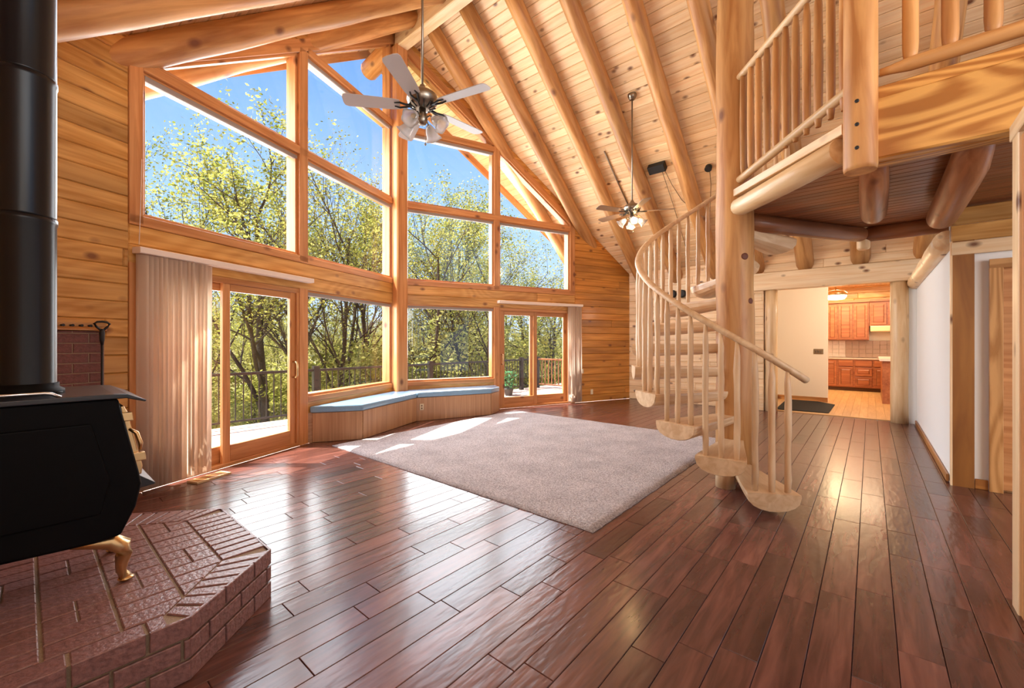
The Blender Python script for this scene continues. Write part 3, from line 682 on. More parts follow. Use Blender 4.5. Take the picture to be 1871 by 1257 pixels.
def tread(k):
    ang = math.radians(208.4-22.2*k); z = .175+.232*k; vs = []; fs = []; segs = 9
    rs = [(.10, .085, .07), (.16, .09, .08), (.45, .125, .10), (.80, .175, .12), (SR-.01, .19, .125), (SR, .188, .12)]
    R = random.Random(k)
    for (r, hw, dp) in rs:
        j = R.uniform(.96, 1.04)
        vs.append((r, -hw, 0)); vs.append((r, hw, 0))
        vs.append((r, hw*1.01, -.018))
        for s in range(1, segs):
            a = PI*s/segs; vs.append((r, hw*math.cos(a)*j, -.018-dp*math.sin(a)**.8))
        vs.append((r, -hw*1.01, -.018))
    m = segs+3
    for i in range(len(rs)-1):
        for q in range(m): q2 = (q+1) % m; fs.append([i*m+q, i*m+q2, (i+1)*m+q2, (i+1)*m+q])
    fs += [list(range(m))[::-1], [(len(rs)-1)*m+q for q in range(m)]]
    mw = T(PC.x, PC.y, z) @ M.Rotation(ang, 4, 'Z')
    return mesh('tread', vs, fs, STAIR, st, mw)
NT = 11
for k in range(NT): tread(k)
RB = SR-.055
for k in range(NT):
    for q in (-1, 0, 1):
        an = 208.4-22.2*k+q*7.2; a = math.radians(an)
        p = V((PC.x+RB*math.cos(a), PC.y+RB*math.sin(a), 0)); z0 = .175+.232*k-.02; z1 = zs(an)+1.03
        if k == 3 and q == 1: z0 -= 0
        R = random.Random(k*7+q); L = z1-z0; n = 8
        pts = [p+V((R.uniform(-.003, .003), R.uniform(-.003, .003), z0+L*i/n)) for i in range(n+1)]
        rs = [.021]+[.0245+R.uniform(-.002, .002) for i in range(n-1)]+[.013]
        tube('baluster', pts, rs, STAIR, st, 10)
pts = []; n = 90
for i in range(n+1):
    an = 224.5-(224.5+20)*i/n; a = math.radians(an); z = zs(an)+1.045
    pts.append((PC.x+RB*math.cos(a), PC.y+RB*math.sin(a), z))
tube('handrail', pts, .034, STAIR, st, 10, flat=.8, own=False)
log('stub_post', (4.27, 1.03, 0), (4.27, 1.03, .31), .085, LOGL, st, ends=(0, 0), seg=16)

# ---- loft
lo = empty('loft_floor', (5, -1, 2.62), 'timber loft floor above the hall with a triangular stair landing', 'loft', kind='structure')
edge = [(3.66, .05), (4.60, 1.0), (6.2, .06), (6.2, -4), (3.66, -4)]
cl = [(x, yv) for x, yv in edge]
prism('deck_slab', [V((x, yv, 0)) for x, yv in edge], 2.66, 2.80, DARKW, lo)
yv = -4
FU = frame(V((0, 0, 2.64)), V((0, 1, 0)), V((1, 0, 0)), V((0, 0, -1)))
x = 3.66; ec = ccw([(b_, a) for a, b_ in edge])
while x < 6.2:
    p = rect(-2.2, 1.1, x+.001, x+.099)
    for i in range(len(ec)):
        a, b_ = ec[i], ec[(i+1) % len(ec)]; dx, dy = b_[0]-a[0], b_[1]-a[1]
        if len(p) < 3: break
        p = clip(p, dy, -dx, dy*a[0]-dx*a[1])
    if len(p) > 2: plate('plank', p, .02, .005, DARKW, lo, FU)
    x += .1
# face beam
fb = beam('loft_face_beam', (3.61, -.03, 2.725), (3.61, -4, 2.725), .09, .395, FACE, ch=.012); tag(fb, 'deep knotty face beam of the loft with swirling grain', 'beam')
o = beam('loft_curb_board', (3.64, -.03, 2.965), (3.64, -4, 2.965), .07, .085, FACE); tag(o, 'narrow pine board set on top of the loft face beam', 'board')
o = beam('loft_edge_trim', (3.70, -.03, 2.56), (3.70, -4, 2.56), .10, .07, FACE); tag(o, 'narrow ledge board under the loft face beam', 'board')
cp = tube('loft_corner_post', [(3.57, .05, 2.47), (3.57, .05, 2.5), (3.57, .05, 4.3), (3.57, .05, 5.2)], [.085, .09, .088, .086], LOG, None, 20); tag(cp, 'bolted log post at the corner of the loft railing', 'post')
for zz in (2.60, 2.75, 2.90):
    a = math.radians(170); d = V((math.cos(a), math.sin(a), 0)); lathe('bolt', [(0, .012), (.008, .012), (.01, .006)], IRON, cp, frame(V((3.57, .05, zz))+d*.087, V((0, 0, 1)), d.cross(V((0, 0, 1))), d), 8)
# rim log + curb of the diagonal
da = V((3.64, .09, 0)); db = V((4.58, 1.03, 0)); dd = (db-da).normalized()
o = log('rim_log', da+V((.06, .06, 2.68)), db+V((-.04, -.04, 2.66)), .095, LOGL, r2=.085, ends=(0, 1)); tag(o, 'pale log along the diagonal edge of the stair landing', 'log')
o = beam('rim_board', da+V((.02, .02, 2.80)), db+V((-.05, -.05, 2.80)), .11, .07, LOGL); tag(o, 'pale squared board on top of the landing rim log', 'board')
o = log('landing_log', (4.72, .98, 2.57), (6.2, .06, 2.57), .095, DARKW, r2=.08, ends=(0, 1)); tag(o, 'dark log under the far edge of the stair landing', 'log')
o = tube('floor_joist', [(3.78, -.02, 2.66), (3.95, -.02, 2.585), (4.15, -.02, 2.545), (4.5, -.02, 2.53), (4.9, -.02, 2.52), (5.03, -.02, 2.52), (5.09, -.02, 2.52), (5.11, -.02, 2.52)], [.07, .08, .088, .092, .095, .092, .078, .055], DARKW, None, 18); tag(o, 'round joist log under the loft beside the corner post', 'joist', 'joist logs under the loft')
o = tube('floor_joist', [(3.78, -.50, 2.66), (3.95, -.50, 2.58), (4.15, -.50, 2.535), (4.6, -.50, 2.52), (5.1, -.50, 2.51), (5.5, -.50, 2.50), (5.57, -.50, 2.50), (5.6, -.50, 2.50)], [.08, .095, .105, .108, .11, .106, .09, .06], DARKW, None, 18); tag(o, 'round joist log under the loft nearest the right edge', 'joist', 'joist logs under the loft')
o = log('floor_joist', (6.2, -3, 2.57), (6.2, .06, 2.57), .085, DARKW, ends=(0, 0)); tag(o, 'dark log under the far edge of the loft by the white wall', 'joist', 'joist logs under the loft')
o = log('loft_far_post', (6.2, .06, 2.40), (6.2, .06, 3.9), .06, LOGL, ends=(1, 1)); tag(o, 'light log newel at the far corner of the landing', 'post')
# railing over the diagonal
rl = empty('loft_railing', (da.x, da.y, 2.80), 'log railing along the diagonal edge of the stair landing', 'railing')
a_, b_ = da+V((.0, .0, 0)), db+V((-.05, -.05, 0)); L = (b_-a_).length
log('top_rail', a_+V((0, 0, 4.03)), b_+V((0, 0, 3.91)), .034, LOGL, rl, ends=(0, 1)); log('bottom_rail', a_+V((0, 0, 3.07)), b_+V((0, 0, 2.92)), .036, LOGL, rl, ends=(1, 1))
for i in range(11):
    p = a_+(b_-a_)*((i+.6)/11.3); R = random.Random(i)
    tube('baluster', [p+V((0, 0, 2.95)), p+V((0, 0, 3.03)), p+V((0, 0, 3.4)), p+V((0, 0, 3.85)), p+V((0, 0, 3.95))], [.018, .027, .029+R.uniform(0, .003), .027, .018], LOG, rl, 12)
rl = empty('loft_railing', (3.6, -.1, 2.80), 'stout log railing above the loft face beam', 'railing')
log('bottom_rail', (3.60, -.045, 3.09), (3.60, -3.5, 3.09), .042, LOG, rl, ends=(2, 0)); log('top_rail', (3.60, -.045, 3.98), (3.60, -3.5, 3.98), .045, LOG, rl, ends=(0, 0))
for i in range(14):
    p = V((3.60, -.19-.172*i, 0)); tube('baluster', [p+V((0, 0, 3.10)), p+V((0, 0, 3.15)), p+V((0, 0, 3.2)), p+V((0, 0, 3.9)), p+V((0, 0, 3.97))], [.028, .036, .039, .039, .028], LOG, rl, 12)
rl = empty('loft_railing', (4.72, .98, 2.80), 'slim log railing along the far edge of the loft', 'railing')
a_, b_ = V((6.2, -.1, 0)), V((6.2, -3, 0))
log('top_rail', a_+V((0, 0, 3.85)), b_+V((0, 0, 3.85)), .035, LOGL, rl, ends=(0, 0)); log('bottom_rail', a_+V((0, 0, 2.95)), b_+V((0, 0, 2.95)), .035, LOGL, rl, ends=(0, 0))
for i in range(16):
    p = a_+(b_-a_)*((i+.5)/16); tube('baluster', [p+V((0, 0, 2.95)), p+V((0, 0, 3.4)), p+V((0, 0, 3.85))], [.02, .026, .02], LOGL, rl, 8)

# ------------------------------------------------------------------ brick hearth
HZ = .25
hp = [(.855, 2.425), (.855, 3.265), (.45, 3.61), (-.72, 3.61), (-.72, 2.07), (.435, 2.07)]
he = empty('brick_hearth', (.1, 2.8, 0), 'raised reddish brown brick hearth platform with cut corners under the wood stove', 'hearth')
hc = ccw(hp)
def in_poly(p, poly):
    for i in range(len(poly)):
        a, b = poly[i], poly[(i+1) % len(poly)]; dx, dy = b[0]-a[0], b[1]-a[1]
        if len(p) < 3: break
        p = clip(p, dy, -dx, dy*a[0]-dx*a[1])
    return p
core = inset(hc, .012)
prism('mortar_core', [V((x, y, 0)) for x, y in core], 0, HZ-.008, MORTAR, he)
FT = T(0, 0, HZ); G = .0055
def brick_plate(p, mw, mat=BRICK, parent=he, t=.02, ch=.004):
    p = in_poly(p, inset(hc, .001)) if len(p) > 2 else p
    return plate('brick', p, t, ch, mat, parent, mw, rise=random.uniform(-.0015, .0015))
inner = [(.65, 2.49), (.65, 3.20), (.36, 3.42), (-.72, 3.42), (-.72, 2.17), (.37, 2.17)]
inner = ccw(inner)
# field: brick rows along x, pairs of joints lined up in y
row = 0; y = 2.17
while y < 3.42:
    x = .04-.205*4; col = 0
    while x < .66:
        wd_ = .205; cuts = [0, 1] if (row*2+col*3) % 5 not in (1, 3) else [0, .5, 1]
        for c0_, c1_ in zip(cuts[:-1], cuts[1:]):
            p = in_poly(rect(x+wd_*c0_+(G if c0_ == 0 else G*.5), x+wd_*c1_-(G if c1_ == 1 else G*.5), y+G*.5, min(y+.102, 3.42)-G*.5), inset(inner, .002)); brick_plate(p, FT)
        x += wd_; col += 1
    y += .102; row += 1
# front border: narrow bricks on edge, long side along x
y = 2.49
while y < 3.19:
    brick_plate(in_poly(rect(.65+G, .855, y+G, y+.072-G), hc), FT); y += .0718
# near border: stretchers along the edge at y=2.07
x = -.72
while x < .37:
    brick_plate(rect(x+G, min(x+.205, .37)-G, 2.07, 2.17-G), FT); x += .205
x = -.72
while x < .36:
    brick_plate(rect(x+G, min(x+.205, .36)-G, 3.42+G, 3.61), FT); x += .205
# cut corners: bricks fanning over to the slanted edges
def quad_strip(a0, a1, b0, b1, n):
    for i in range(n):
        t0, t1 = i/n, (i+1)/n
        L = lambda p, q, t: (p[0]+(q[0]-p[0])*t, p[1]+(q[1]-p[1])*t)
        q = [L(a0, a1, t0), L(a0, a1, t1), L(b0, b1, t1), L(b0, b1, t0)]
        q = ccw(q); brick_plate(inset(q, G), FT)
quad_strip((.37, 2.17), (.65, 2.49), (.435, 2.07), (.855, 2.425), 7)
quad_strip((.37, 2.07), (.37, 2.17), (.435, 2.07), (.40, 2.15), 1) if False else None
quad_strip((.65, 3.20), (.36, 3.42), (.855, 3.265), (.45, 3.61), 7)
# sides
for i in range(len(hc)):
    a, b = V((*hc[i], 0)), V((*hc[(i+1) % len(hc)], 0)); L = (b-a).length; e = (b-a)/L
    if b.x < -.5 and a.x < -.5: continue
    fr = frame(a, e, V((0, 0, 1)), e.cross(V((0, 0, 1))))
    for c in range(3):
        x = -.1*(c % 2); z0 = c*.0835
        while x < L:
            wd_ = .205; x0_, x1_ = max(x, 0), min(x+wd_, L)
            if x1_-x0_ > .02: plate('brick', rect(x0_+(G if x0_ > 0 else 0), x1_-(G if x1_ < L else 0), z0+(G if c else 0), z0+.0835-(G if c < 2 else .052*0)), .012, .003, BRICK, he, fr, .004)
            x += wd_

# ------------------------------------------------------------------ wood stove
sv = empty('wood_stove', (0, 2.83, HZ), 'black cast wood stove with brass legs and door trim on the brick hearth', 'stove')
def extr(name, prof, y0, y1, mat, parent, bevel=0):
    n = len(prof); vs = [(x, y0, z) for x, z in prof]+[(x, y1, z) for x, z in prof]
    fs = [[i, (i+1) % n, n+(i+1) % n, n+i] for i in range(n)]+[list(range(n))[::-1], [n+i for i in range(n)]]
    if area(prof) > 0: fs = [f[::-1] for f in fs]
    o = mesh(name, [(x, y-y0, z) for x, y, z in vs], fs, mat, parent, T(0, y0, 0))
    if bevel: bv = o.modifiers.new('bevel', 'BEVEL'); bv.width = bevel; bv.segments = 3; bv.limit_method = 'ANGLE'
    return o
extr('firebox', [(-.36, .50), (.20, .475), (.285, .485), (.335, .60), (.355, .70), (.345, .76), (.275, 1.10), (-.36, 1.10)], 2.55, 3.10, BLACK, sv, .012)
extr('top_plate', [(-.42, 1.10), (.26, 1.10), (.30, 1.10), (.365, 1.078), (.37, 1.085), (.305, 1.118), (.26, 1.122), (-.42, 1.122)], 2.53, 3.14, BLACKTOP, sv, .004)
extr('side_panel', [(-.25, .60), (.22, .60), (.25, .74), (.19, 1.0), (-.25, 1.0)], 2.538, 2.552, BLACK, sv, .008)
# front door: frame, glass and latch on the sloping front
def on_front(z, d):  # x of the sloping front at height z plus offset
    return .275+(1.10-z)*(.345-.275)/(1.10-.76)+d if z > .76 else .345+d
extr('door_trim', [(on_front(1.055, .0), 1.055), (on_front(1.055, .014), 1.062), (on_front(1.03, .022), 1.03), (on_front(.77, .022), .77), (on_front(.735, .016), .73), (on_front(.735, 0), .735)], 2.60, 3.05, BRASS, sv, .006)
extr('door_glass', [(on_front(1.02, .020), 1.02), (on_front(1.02, .026), 1.02), (on_front(.78, .026), .78), (on_front(.78, .020), .78)], 2.65, 3.0, BLACKTOP, sv, .002)
tube('door_handle', [(on_front(.95, .012), 2.60, .95), (on_front(.93, .032), 2.59, .93), (on_front(.88, .036), 2.59, .88), (on_front(.85, .028), 2.59, .85)], [.006, .009, .009, .006], BRASS, sv, 8)
extr('ash_lip', [(.345, .66), (.345, .715), (.36, .72), (.415, .675), (.41, .668)], 2.62, 3.03, BLACKTOP, sv, .003)
extr('hinge', [(.28, .99), (.33, .99), (.325, 1.03), (.28, 1.03)], 2.575, 2.60, BRASS, sv, .004); extr('hinge', [(.33, .80), (.375, .80), (.37, .84), (.32, .84)], 2.575, 2.60, BRASS, sv, .004)
for sx_, yy in ((1, 2.62), (1, 3.03), (-1, 2.62), (-1, 3.03)):
    cx = .0 if sx_ > 0 else -.04
    X_ = lambda q: cx+q*sx_ if sx_ > 0 else cx-q
    pts = [(X_(.13), yy, .468), (X_(.20), yy-.0, .458), (X_(.255), yy, .448), (X_(.295), yy, .415), (X_(.302), yy, .375), (X_(.295), yy, .335), (X_(.292), yy, .30), (X_(.303), yy, .272), (X_(.325), yy, .256)]
    lg = tube('leg', pts, [.012, .026, .036, .037, .031, .024, .019, .023, .012], BRASS, sv, 12, own=False)
    lathe('foot', [(0, .020), (.008, .030), (.014, .027), (.022, .012)], BRASS, lg, T(X_(.308), yy, HZ+.002), 12)
tube('top_rail', [(-.3, 2.555, 1.122), (-.29, 2.555, 1.142), (.055, 2.555, 1.142), (.075, 2.555, 1.138), (.10, 2.555, 1.122)], .0065, CHROME, sv, 8, own=False)
lathe('lid_knob', [(0, .03), (.006, .032), (.01, .018), (.016, .02), (.02, .008)], IRON, sv, T(.085, 2.78, 1.122), 14)
lathe('flue_collar', [(0, .125), (.02, .125), (.03, .108), (.05, .108)], BLACK, sv, T(0, 2.83, 1.12), 32)
fp = empty('stovepipe', (0, 2.83, 1.17), 'shiny black round stovepipe rising from the stove to the ceiling', 'stovepipe')
zz = [1.16, 1.9, 2.52, 3.05, 3.62]
for i in range(4): lathe('pipe_section', [(zz[i], .102), (zz[i]+.01, .1005), (zz[i+1]-.03, .1005), (zz[i+1]-.02, .104), (zz[i+1], .104)], PIPE, fp, T(0, 2.83, 0), 40)

# brick heat shield on the left window wall with tool rack
bs = empty('brick_shield', Pf('A', 4.8, 0, .05), 'dark red brick panel on the plank wall behind the stove', 'brick panel')
plate('mortar_bed', poly_f('A', [(4.29, 0), (5.35, 0), (5.35, 1.44), (4.29, 1.44)]), .09, 0, MORTAR, bs, FR['A'], .09)
c = 0; z = 0.0
while z < 1.43:
    x = 4.29-(.1 if c % 2 else 0)
    while x < 5.35:
        x0_, x1_ = max(x, 4.29), min(x+.2, 5.35)
        if x1_-x0_ > .02: plate('brick', poly_f('A', [(x0_+.004, z+.004), (x1_-.004, z+.004), (x1_-.004, min(z+.075, 1.44)), (x0_+.004, min(z+.075, 1.44))]), .04, .003, BRICKW, bs, FR['A'], .096)
        x += .2
    z += .079; c += 1
plate('cap_board', poly_f('A', [(4.28, 1.445), (5.36, 1.445), (5.36, 1.46), (4.28, 1.46)]), .11, .002, TRIM, bs, FR['A'], .11)
tr_ = beam('tool_rack', Pf('A', 4.29, 1.49, .10), Pf('A', 5.0, 1.49, .10), .035, .02, IRON and LOG, up=nA); tag(tr_, 'narrow wooden rack with dark pegs on top of the brick panel', 'rack')
for i in range(7):
    p = Pf('A', 4.40+.055*i, 1.482, .11); tube('peg', [p, p+nA*.012, p+nA*.03], [.008, .008, .011], IRON, tr_, 8)
sh = empty('fire_shovel', Pf('A', 4.335, 1.5, .14), 'black iron shovel with a loop handle hanging in front of the brick panel', 'fire tool')
c0 = Pf('A', 4.335, 0, .15)
def sp(x, z): return Pf('A', 4.335+x, z, .15)
tube('grip', [sp(0, 1.44), sp(.035, 1.475), sp(.05, 1.50), sp(.03, 1.515), sp(0, 1.518), sp(-.03, 1.515), sp(-.05, 1.50), sp(-.035, 1.475), sp(0, 1.44)], .009, IRON, sh, 8, own=False)
tube('socket', [sp(0, 1.46), sp(0, 1.43), sp(0, 1.37), sp(0, 1.33)], [.012, .018, .016, .009], IRON, sh, 10)
tube('shaft', [sp(0, 1.34), sp(0, .62)], .0075, IRON, sh, 8)
plate('blade', poly_f('A', [(4.335-.07, .40), (4.335+.07, .40), (4.335+.075, .62), (4.335-.075, .62)]), .006, .002, IRON, sh, FR['A'], .153)
o = lathe('iron_hook', [(0, .012), (.03, .028), (.07, .03), (.10, .012)], IRON, None, T(*Pf('A', 4.69, 1.44, .15))); tag(o, 'black iron knob of a fire tool just right of the stovepipe', 'fire tool')

# floor register and wall plates
rv = empty('floor_register', (1.08, 4.90, 0), 'wooden slatted floor register below the left sliding door', 'floor register')
rd = dirA; rn = nA; rc = Pf('A', 3.50, .0, .20)
fr = frame(rc+V((0, 0, .018)), rd, V((0, 0, 1)).cross(rd), V((0, 0, 1)))
for (a, b_, c, d) in ((-.17, .17, -.07, -.05), (-.17, .17, .05, .07), (-.17, -.15, -.05, .05), (.15, .17, -.05, .05)): plate('rim', rect(a, b_, c, d), .018, .003, LOGL, rv, fr)
for i in range(7): plate('slat', rect(-.15, .15, -.047+.0135*i, -.047+.0135*i+.007), .014, .001, LOG, rv, fr, -.002)
def wallplate(name, f, x, z, w_, h_, lab, cat, mat=PLATE, mw=None, kids=0):
    if mw is None: mw = FR[f] @ T((-x if f == 'A' else x), z, .008)
    o = plate(name, rect(-w_/2, w_/2, -h_/2, h_/2), .008, .003, mat, None, mw); tag(o, lab, cat)
    for k in range(kids): plate('toggle' if 'switch' in name else 'socket', rect(-w_/2+(k+.5)*w_/kids-.008, -w_/2+(k+.5)*w_/kids+.008, -.02, .02), .006, .002, mat, o, mw @ T(0, 0, .004))
wallplate('outlet', 'B', 4.40, .22, .07, .115, 'ivory outlet low on the orange plank wall right of the door', 'outlet', kids=1)
wallplate('light_switch', 'B', 4.14, .70, .05, .10, 'small ivory plate beside the right sliding door blinds', 'switch', kids=1)

# ------------------------------------------------------------------ ceiling fans
def fan(c, ztop, blade_m, lab, ang0, R_=.66, lit=0, canopy_dir=1):
    c = V(c); f = empty('ceiling_fan', (c.x, c.y, ztop), lab, 'ceiling fan')
    lathe('canopy', [(0, .02), (.005, .045), (.06, .07), (.09, .07)], NICKEL, f, T(c.x, c.y, ztop-.10), 18)
    tube('down_rod', [(c.x, c.y, ztop-.05), (c.x, c.y, c.z+.10)], .011, NICKEL, f, 10)
    mt = lathe('motor_housing', [(-.06, .05), (-.045, .085), (-.02, .12), (.02, .135), (.055, .13), (.08, .10), (.10, .055), (.13, .028), (.15, .022)], NICKEL, f, T(c.x, c.y, c.z), 26)
    for k in range(12):
        a = 2*PI*k/12; d = V((math.cos(a), math.sin(a), 0)); tube('fin', [c+d*.06+V((0, 0, -.058)), c+d*.115+V((0, 0, -.03))], .006, IRON, mt, 6)
    for k in range(5):
        a = math.radians(ang0+72*k); mw = T(c.x, c.y, c.z-.03) @ M.Rotation(a, 4, 'Z') @ M.Rotation(math.radians(11), 4, 'X')
        pr = [(.19, -.052), (.25, -.062), (R_-.04, -.072), (R_-.01, -.06), (R_, -.03), (R_, .03), (R_-.01, .06), (R_-.04, .072), (.25, .062), (.19, .052)]
        bl = plate('blade', pr, .007, .002, blade_m, f, mw)
        tube('blade_iron', [mw @ V(p) for p in ((.09, 0, -.005), (.14, .015, -.012), (.19, .03, -.010), (.235, .02, -.009))], [.012, .009, .009, .006], IRON, f, 6, own=False)
        tube('blade_iron', [mw @ V(p) for p in ((.09, 0, -.005), (.14, -.015, -.012), (.19, -.03, -.010), (.235, -.02, -.009))], [.012, .009, .009, .006], IRON, f, 6, own=False)
    lathe('light_hub', [(-.20, .012), (-.19, .03), (-.16, .045), (-.11, .045), (-.09, .03), (-.06, .03)], NICKEL, f, T(c.x, c.y, c.z), 18)
    for k in range(4):
        a = math.radians(ang0+25+90*k); d = V((math.cos(a), math.sin(a), 0)); p = c+V((0, 0, -.14))
        q = p+d*.10+V((0, 0, -.01)); ax = (d*.75+V((0, 0, -.66))).normalized()
        arm = tube('lamp_arm', [p+d*.035, p+d*.075+V((0, 0, .012)), q], .007, NICKEL, f, 8, own=False)
        e1 = ax.cross(V((0, 0, 1))).normalized(); e2 = ax.cross(e1)
        m = frame(q, e1, e2, ax); n = 20; prof = [(0, .02), (.02, .032), (.05, .045), (.08, .05), (.105, .058), (.125, .075)]
        vs = []; fs = []
        for j, (z, r) in enumerate(prof):
            for q_ in range(n):
                rr = r*(1+(.10 if j == len(prof)-1 else .03 if j > 2 else 0)*math.cos(q_*2*PI*5/n)); vs.append((rr*math.cos(2*PI*q_/n), rr*math.sin(2*PI*q_/n), z))
        for j in range(len(prof)-1):
            for q_ in range(n): q2 = (q_+1) % n; fs.append([j*n+q_, j*n+q2, (j+1)*n+q2, (j+1)*n+q_])
        o = mesh('lamp_shade', vs, fs, FROST, f, m, True); so = o.modifiers.new('t', 'SOLIDIFY'); so.thickness = .003
        lathe('bulb', [(.015, .012), (.04, .018), (.06, .02), (.075, .012)], BULB if lit else PLATE, o, m, 10)
    tube('pull_chain', [c+V((.03, 0, -.2)), c+V((.032, 0, -.34))], .002, NICKEL, f, 5)
    lathe('pull_bob', [(-.365, .004), (-.355, .011), (-.34, .004)], NICKEL, f, T(c.x+.032, c.y, c.z), 8)
    return c
F1 = (2.262, 2.966, 3.44)
fan(F1, ceil_z(2.26)-.005, BLADE, 'nearer ceiling fan with pale blades in front of the tall windows', -4)
F2 = (6.454, 2.95, 3.51)
fan(F2, ceil_z(6.454)-.005, BLADE2, 'farther ceiling fan with brown blades and glowing lamps near the far ceiling', 8, lit=1)
lf = light('fan_lamp_light', 'POINT', (F2[0]+.1, F2[1], F2[2]-.22), 26, (1, .62, .26), .12)

# things fixed to the far ceiling slope
nC = V((PITCH, 0, 1)).normalized()*-1
def on_ceil(x, y, d=0): return V((x, y, ceil_z(x)))+nC*d
FC = lambda x, y: frame(on_ceil(x, y), V((0, 1, 0)), V((1, 0, -PITCH)).normalized(), nC)
o = plate('speaker', rect(-.15, .15, -.075, .075), .12, .01, BULBG, None, FC(7.52, 2.94), .13); tag(o, 'small black rectangular speaker on the far ceiling planks', 'speaker')
o = lathe('spot_light', [(0, .03), (.02, .03), (.03, .055), (.10, .06), (.11, .05)], BULBG, None, FC(7.72, 2.12), 16); tag(o, 'round black ceiling light to the right of the small speaker', 'ceiling light')
def cc(x, y, d): return on_ceil(x, y, d)
o = tube('wire', [cc(7.60, 2.83, .05), cc(7.85, 2.80, .03), cc(8.15, 2.72, .02), cc(8.33, 2.60, .02), cc(8.38, 2.35, .28), cc(8.30, 2.22, .28), cc(8.0, 2.16, .03), cc(7.78, 2.12, .04)], .006, CORD, None, 6, own=False); tag(o, 'brown wire looping from the small speaker to the round ceiling light', 'wire')
o = tube('wire', [cc(7.60, 2.88, .05), cc(8.2, 2.90, .02), cc(8.9, 2.93, .02), cc(9.3, 2.95, .02)], .005, CORD, None, 6, own=False); tag(o, 'thin brown wire running down the planks below the small speaker', 'wire')
o = tube('conduit', [cc(7.06, 3.77, .02), cc(7.5, 3.765, .02), cc(8.1, 3.745, .02)], .014, NICKEL, None, 8); tag(o, 'thin straight metal tube fixed to the ceiling planks behind the far fan', 'tube')
for k, (yy, zz_, lab) in enumerate(((3.36, 2.43, 'black round wall spotlight behind the stair rail, the left one of the pair'), (3.15, 2.42, 'black round wall spotlight behind the stair rail, the right one of the pair'), (3.95, 2.98, 'small black knob light high at the end of the plank wall'))):
    o = lathe('wall_spotlight', [(0, .05), (.03, .05), (.04, .09 if k < 2 else .05), (.12, .085 if k < 2 else .05), (.13, .07 if k < 2 else .04)], BULBG, None, frame(V((XE, yy, zz_)), V((0, -1, 0)), V((0, 0, 1)), V((-1, 0, 0))), 18); tag(o, lab, 'spotlight')

# ------------------------------------------------------------------ kitchen
kw = empty('wall_kitchen', (12, 1.5, 0), 'cream painted wall inside the kitchen opening', 'wall', kind='structure')
box('panel', 11.8, 11.92, .73, 2.7, 0, 2.95, CREAM, kw, ch=.0); box('panel', 9.75, 11.8, 2.6, 2.7, 0, 2.95, CREAM, kw, ch=0); box('panel', 9.65, 9.72, 1.60, 2.7, 0, 2.4, CREAM, kw, ch=0)
o = beam('baseboard_kitchen', (11.785, .73, .05), (11.785, 2.6, .05), .02, .10, LOG); tag(o, 'brown baseboard along the cream kitchen wall', 'baseboard', kind='structure')
kb = empty('wall_kitchen_back', (15.6, 0, 0), 'golden plank wall at the back of the kitchen above the cabinets', 'wall', kind='structure')
FK = frame(V((15.56, 2.7, 0)), V((0, -1, 0)), V((0, 0, 1)), V((-1, 0, 0)))
siding(None, kb, rect(0, 5.8, 2.3, 2.95), 2.3, 2.95, mw=FK, mat=SIDE)
plate('wall_core', rect(0, 5.8, 0, 2.95), .1, 0, CREAM, kb, FK, -.031)
box('side_panel', 9.75, 15.6, -3.1, -3.0, 0, 2.95, CREAM, kb, ch=0); box('side_panel', 11.92, 15.6, 2.6, 2.7, 0, 2.95, CREAM, kb, ch=0)
o = box('ceiling_kitchen', 9.66, 15.7, -3.1, 2.7, 2.95, 3.05, CEIL, ch=0); tag(o, 'plain pine kitchen ceiling', 'ceiling', kind='structure')
o = plate('light_switch', rect(-.09, .09, -.06, .06), .01, .004, DARKPL, None, frame(V((11.79, .90, 1.14)), V((0, -1, 0)), V((0, 0, 1)), V((-1, 0, 0)))); tag(o, 'square bronze switch plate on the cream kitchen wall', 'switch')
for k in range(3): plate('toggle', rect(-.06+.045*k, -.035+.045*k, -.03, .03), .012, .002, NICKEL, o, frame(V((11.783, .90, 1.14)), V((0, -1, 0)), V((0, 0, 1)), V((-1, 0, 0))))
km = plate('floor_mat', [(9.86, 1.45), (9.95, .60), (11.35, .58), (11.70, .90), (11.70, 1.5)], .012, .003, MAT, None, T(0, 0, .014)); tag(km, 'black rubber mat on the oak kitchen floor by the cream wall', 'mat')
def cab_door(par, y0, y1, z0, z1, x, nm='door', knob=True):
    fr = frame(V((x, 0, 0)), V((0, -1, 0)), V((0, 0, 1)), V((-1, 0, 0)))
    d = plate(nm, rect(-y1+.008, -y0-.008, z0+.008, z1-.008), .02, .004, CAB, par, fr, .02)
    if z1-z0 > .2:
        plate('raised_panel', rect(-y1+.065, -y0-.065, z0+.065, z1-.065), .012, .010, CAB, d, fr, .03)
        for (a, b_, c, e_) in ((-y1+.055, -y1+.062, z0+.055, z1-.055), (-y0-.062, -y0-.055, z0+.055, z1-.055)): plate('groove', rect(a, b_, c, e_), .004, 0, DARKBACK, d, fr, .022)
    return d
uc = empty('wall_cabinet', (15.3, .6, 1.4), 'cherry wall cabinet with three arched panel doors', 'cabinet')
box('carcass', 15.22, 15.56, .03, 1.30, 1.41, 2.47, CAB, uc)
for a, b_ in ((.95, 1.30), (.72, .95), (.38, .70), (.05, .36)): cab_door(uc, a, b_, 1.43, 2.44, 15.21)
box('crown', 15.17, 15.56, .03, 1.32, 2.47, 2.53, CAB, uc)
uc = empty('wall_cabinet', (15.3, -.3, 1.8), 'shorter cherry wall cabinet over the range hood', 'cabinet')
box('carcass', 15.22, 15.56, -.75, .02, 1.80, 2.47, CAB, uc); cab_door(uc, -.34, .0, 1.83, 2.44, 15.21); cab_door(uc, -.72, -.36, 1.83, 2.44, 15.21); box('crown', 15.17, 15.56, -.75, .02, 2.47, 2.53, CAB, uc)
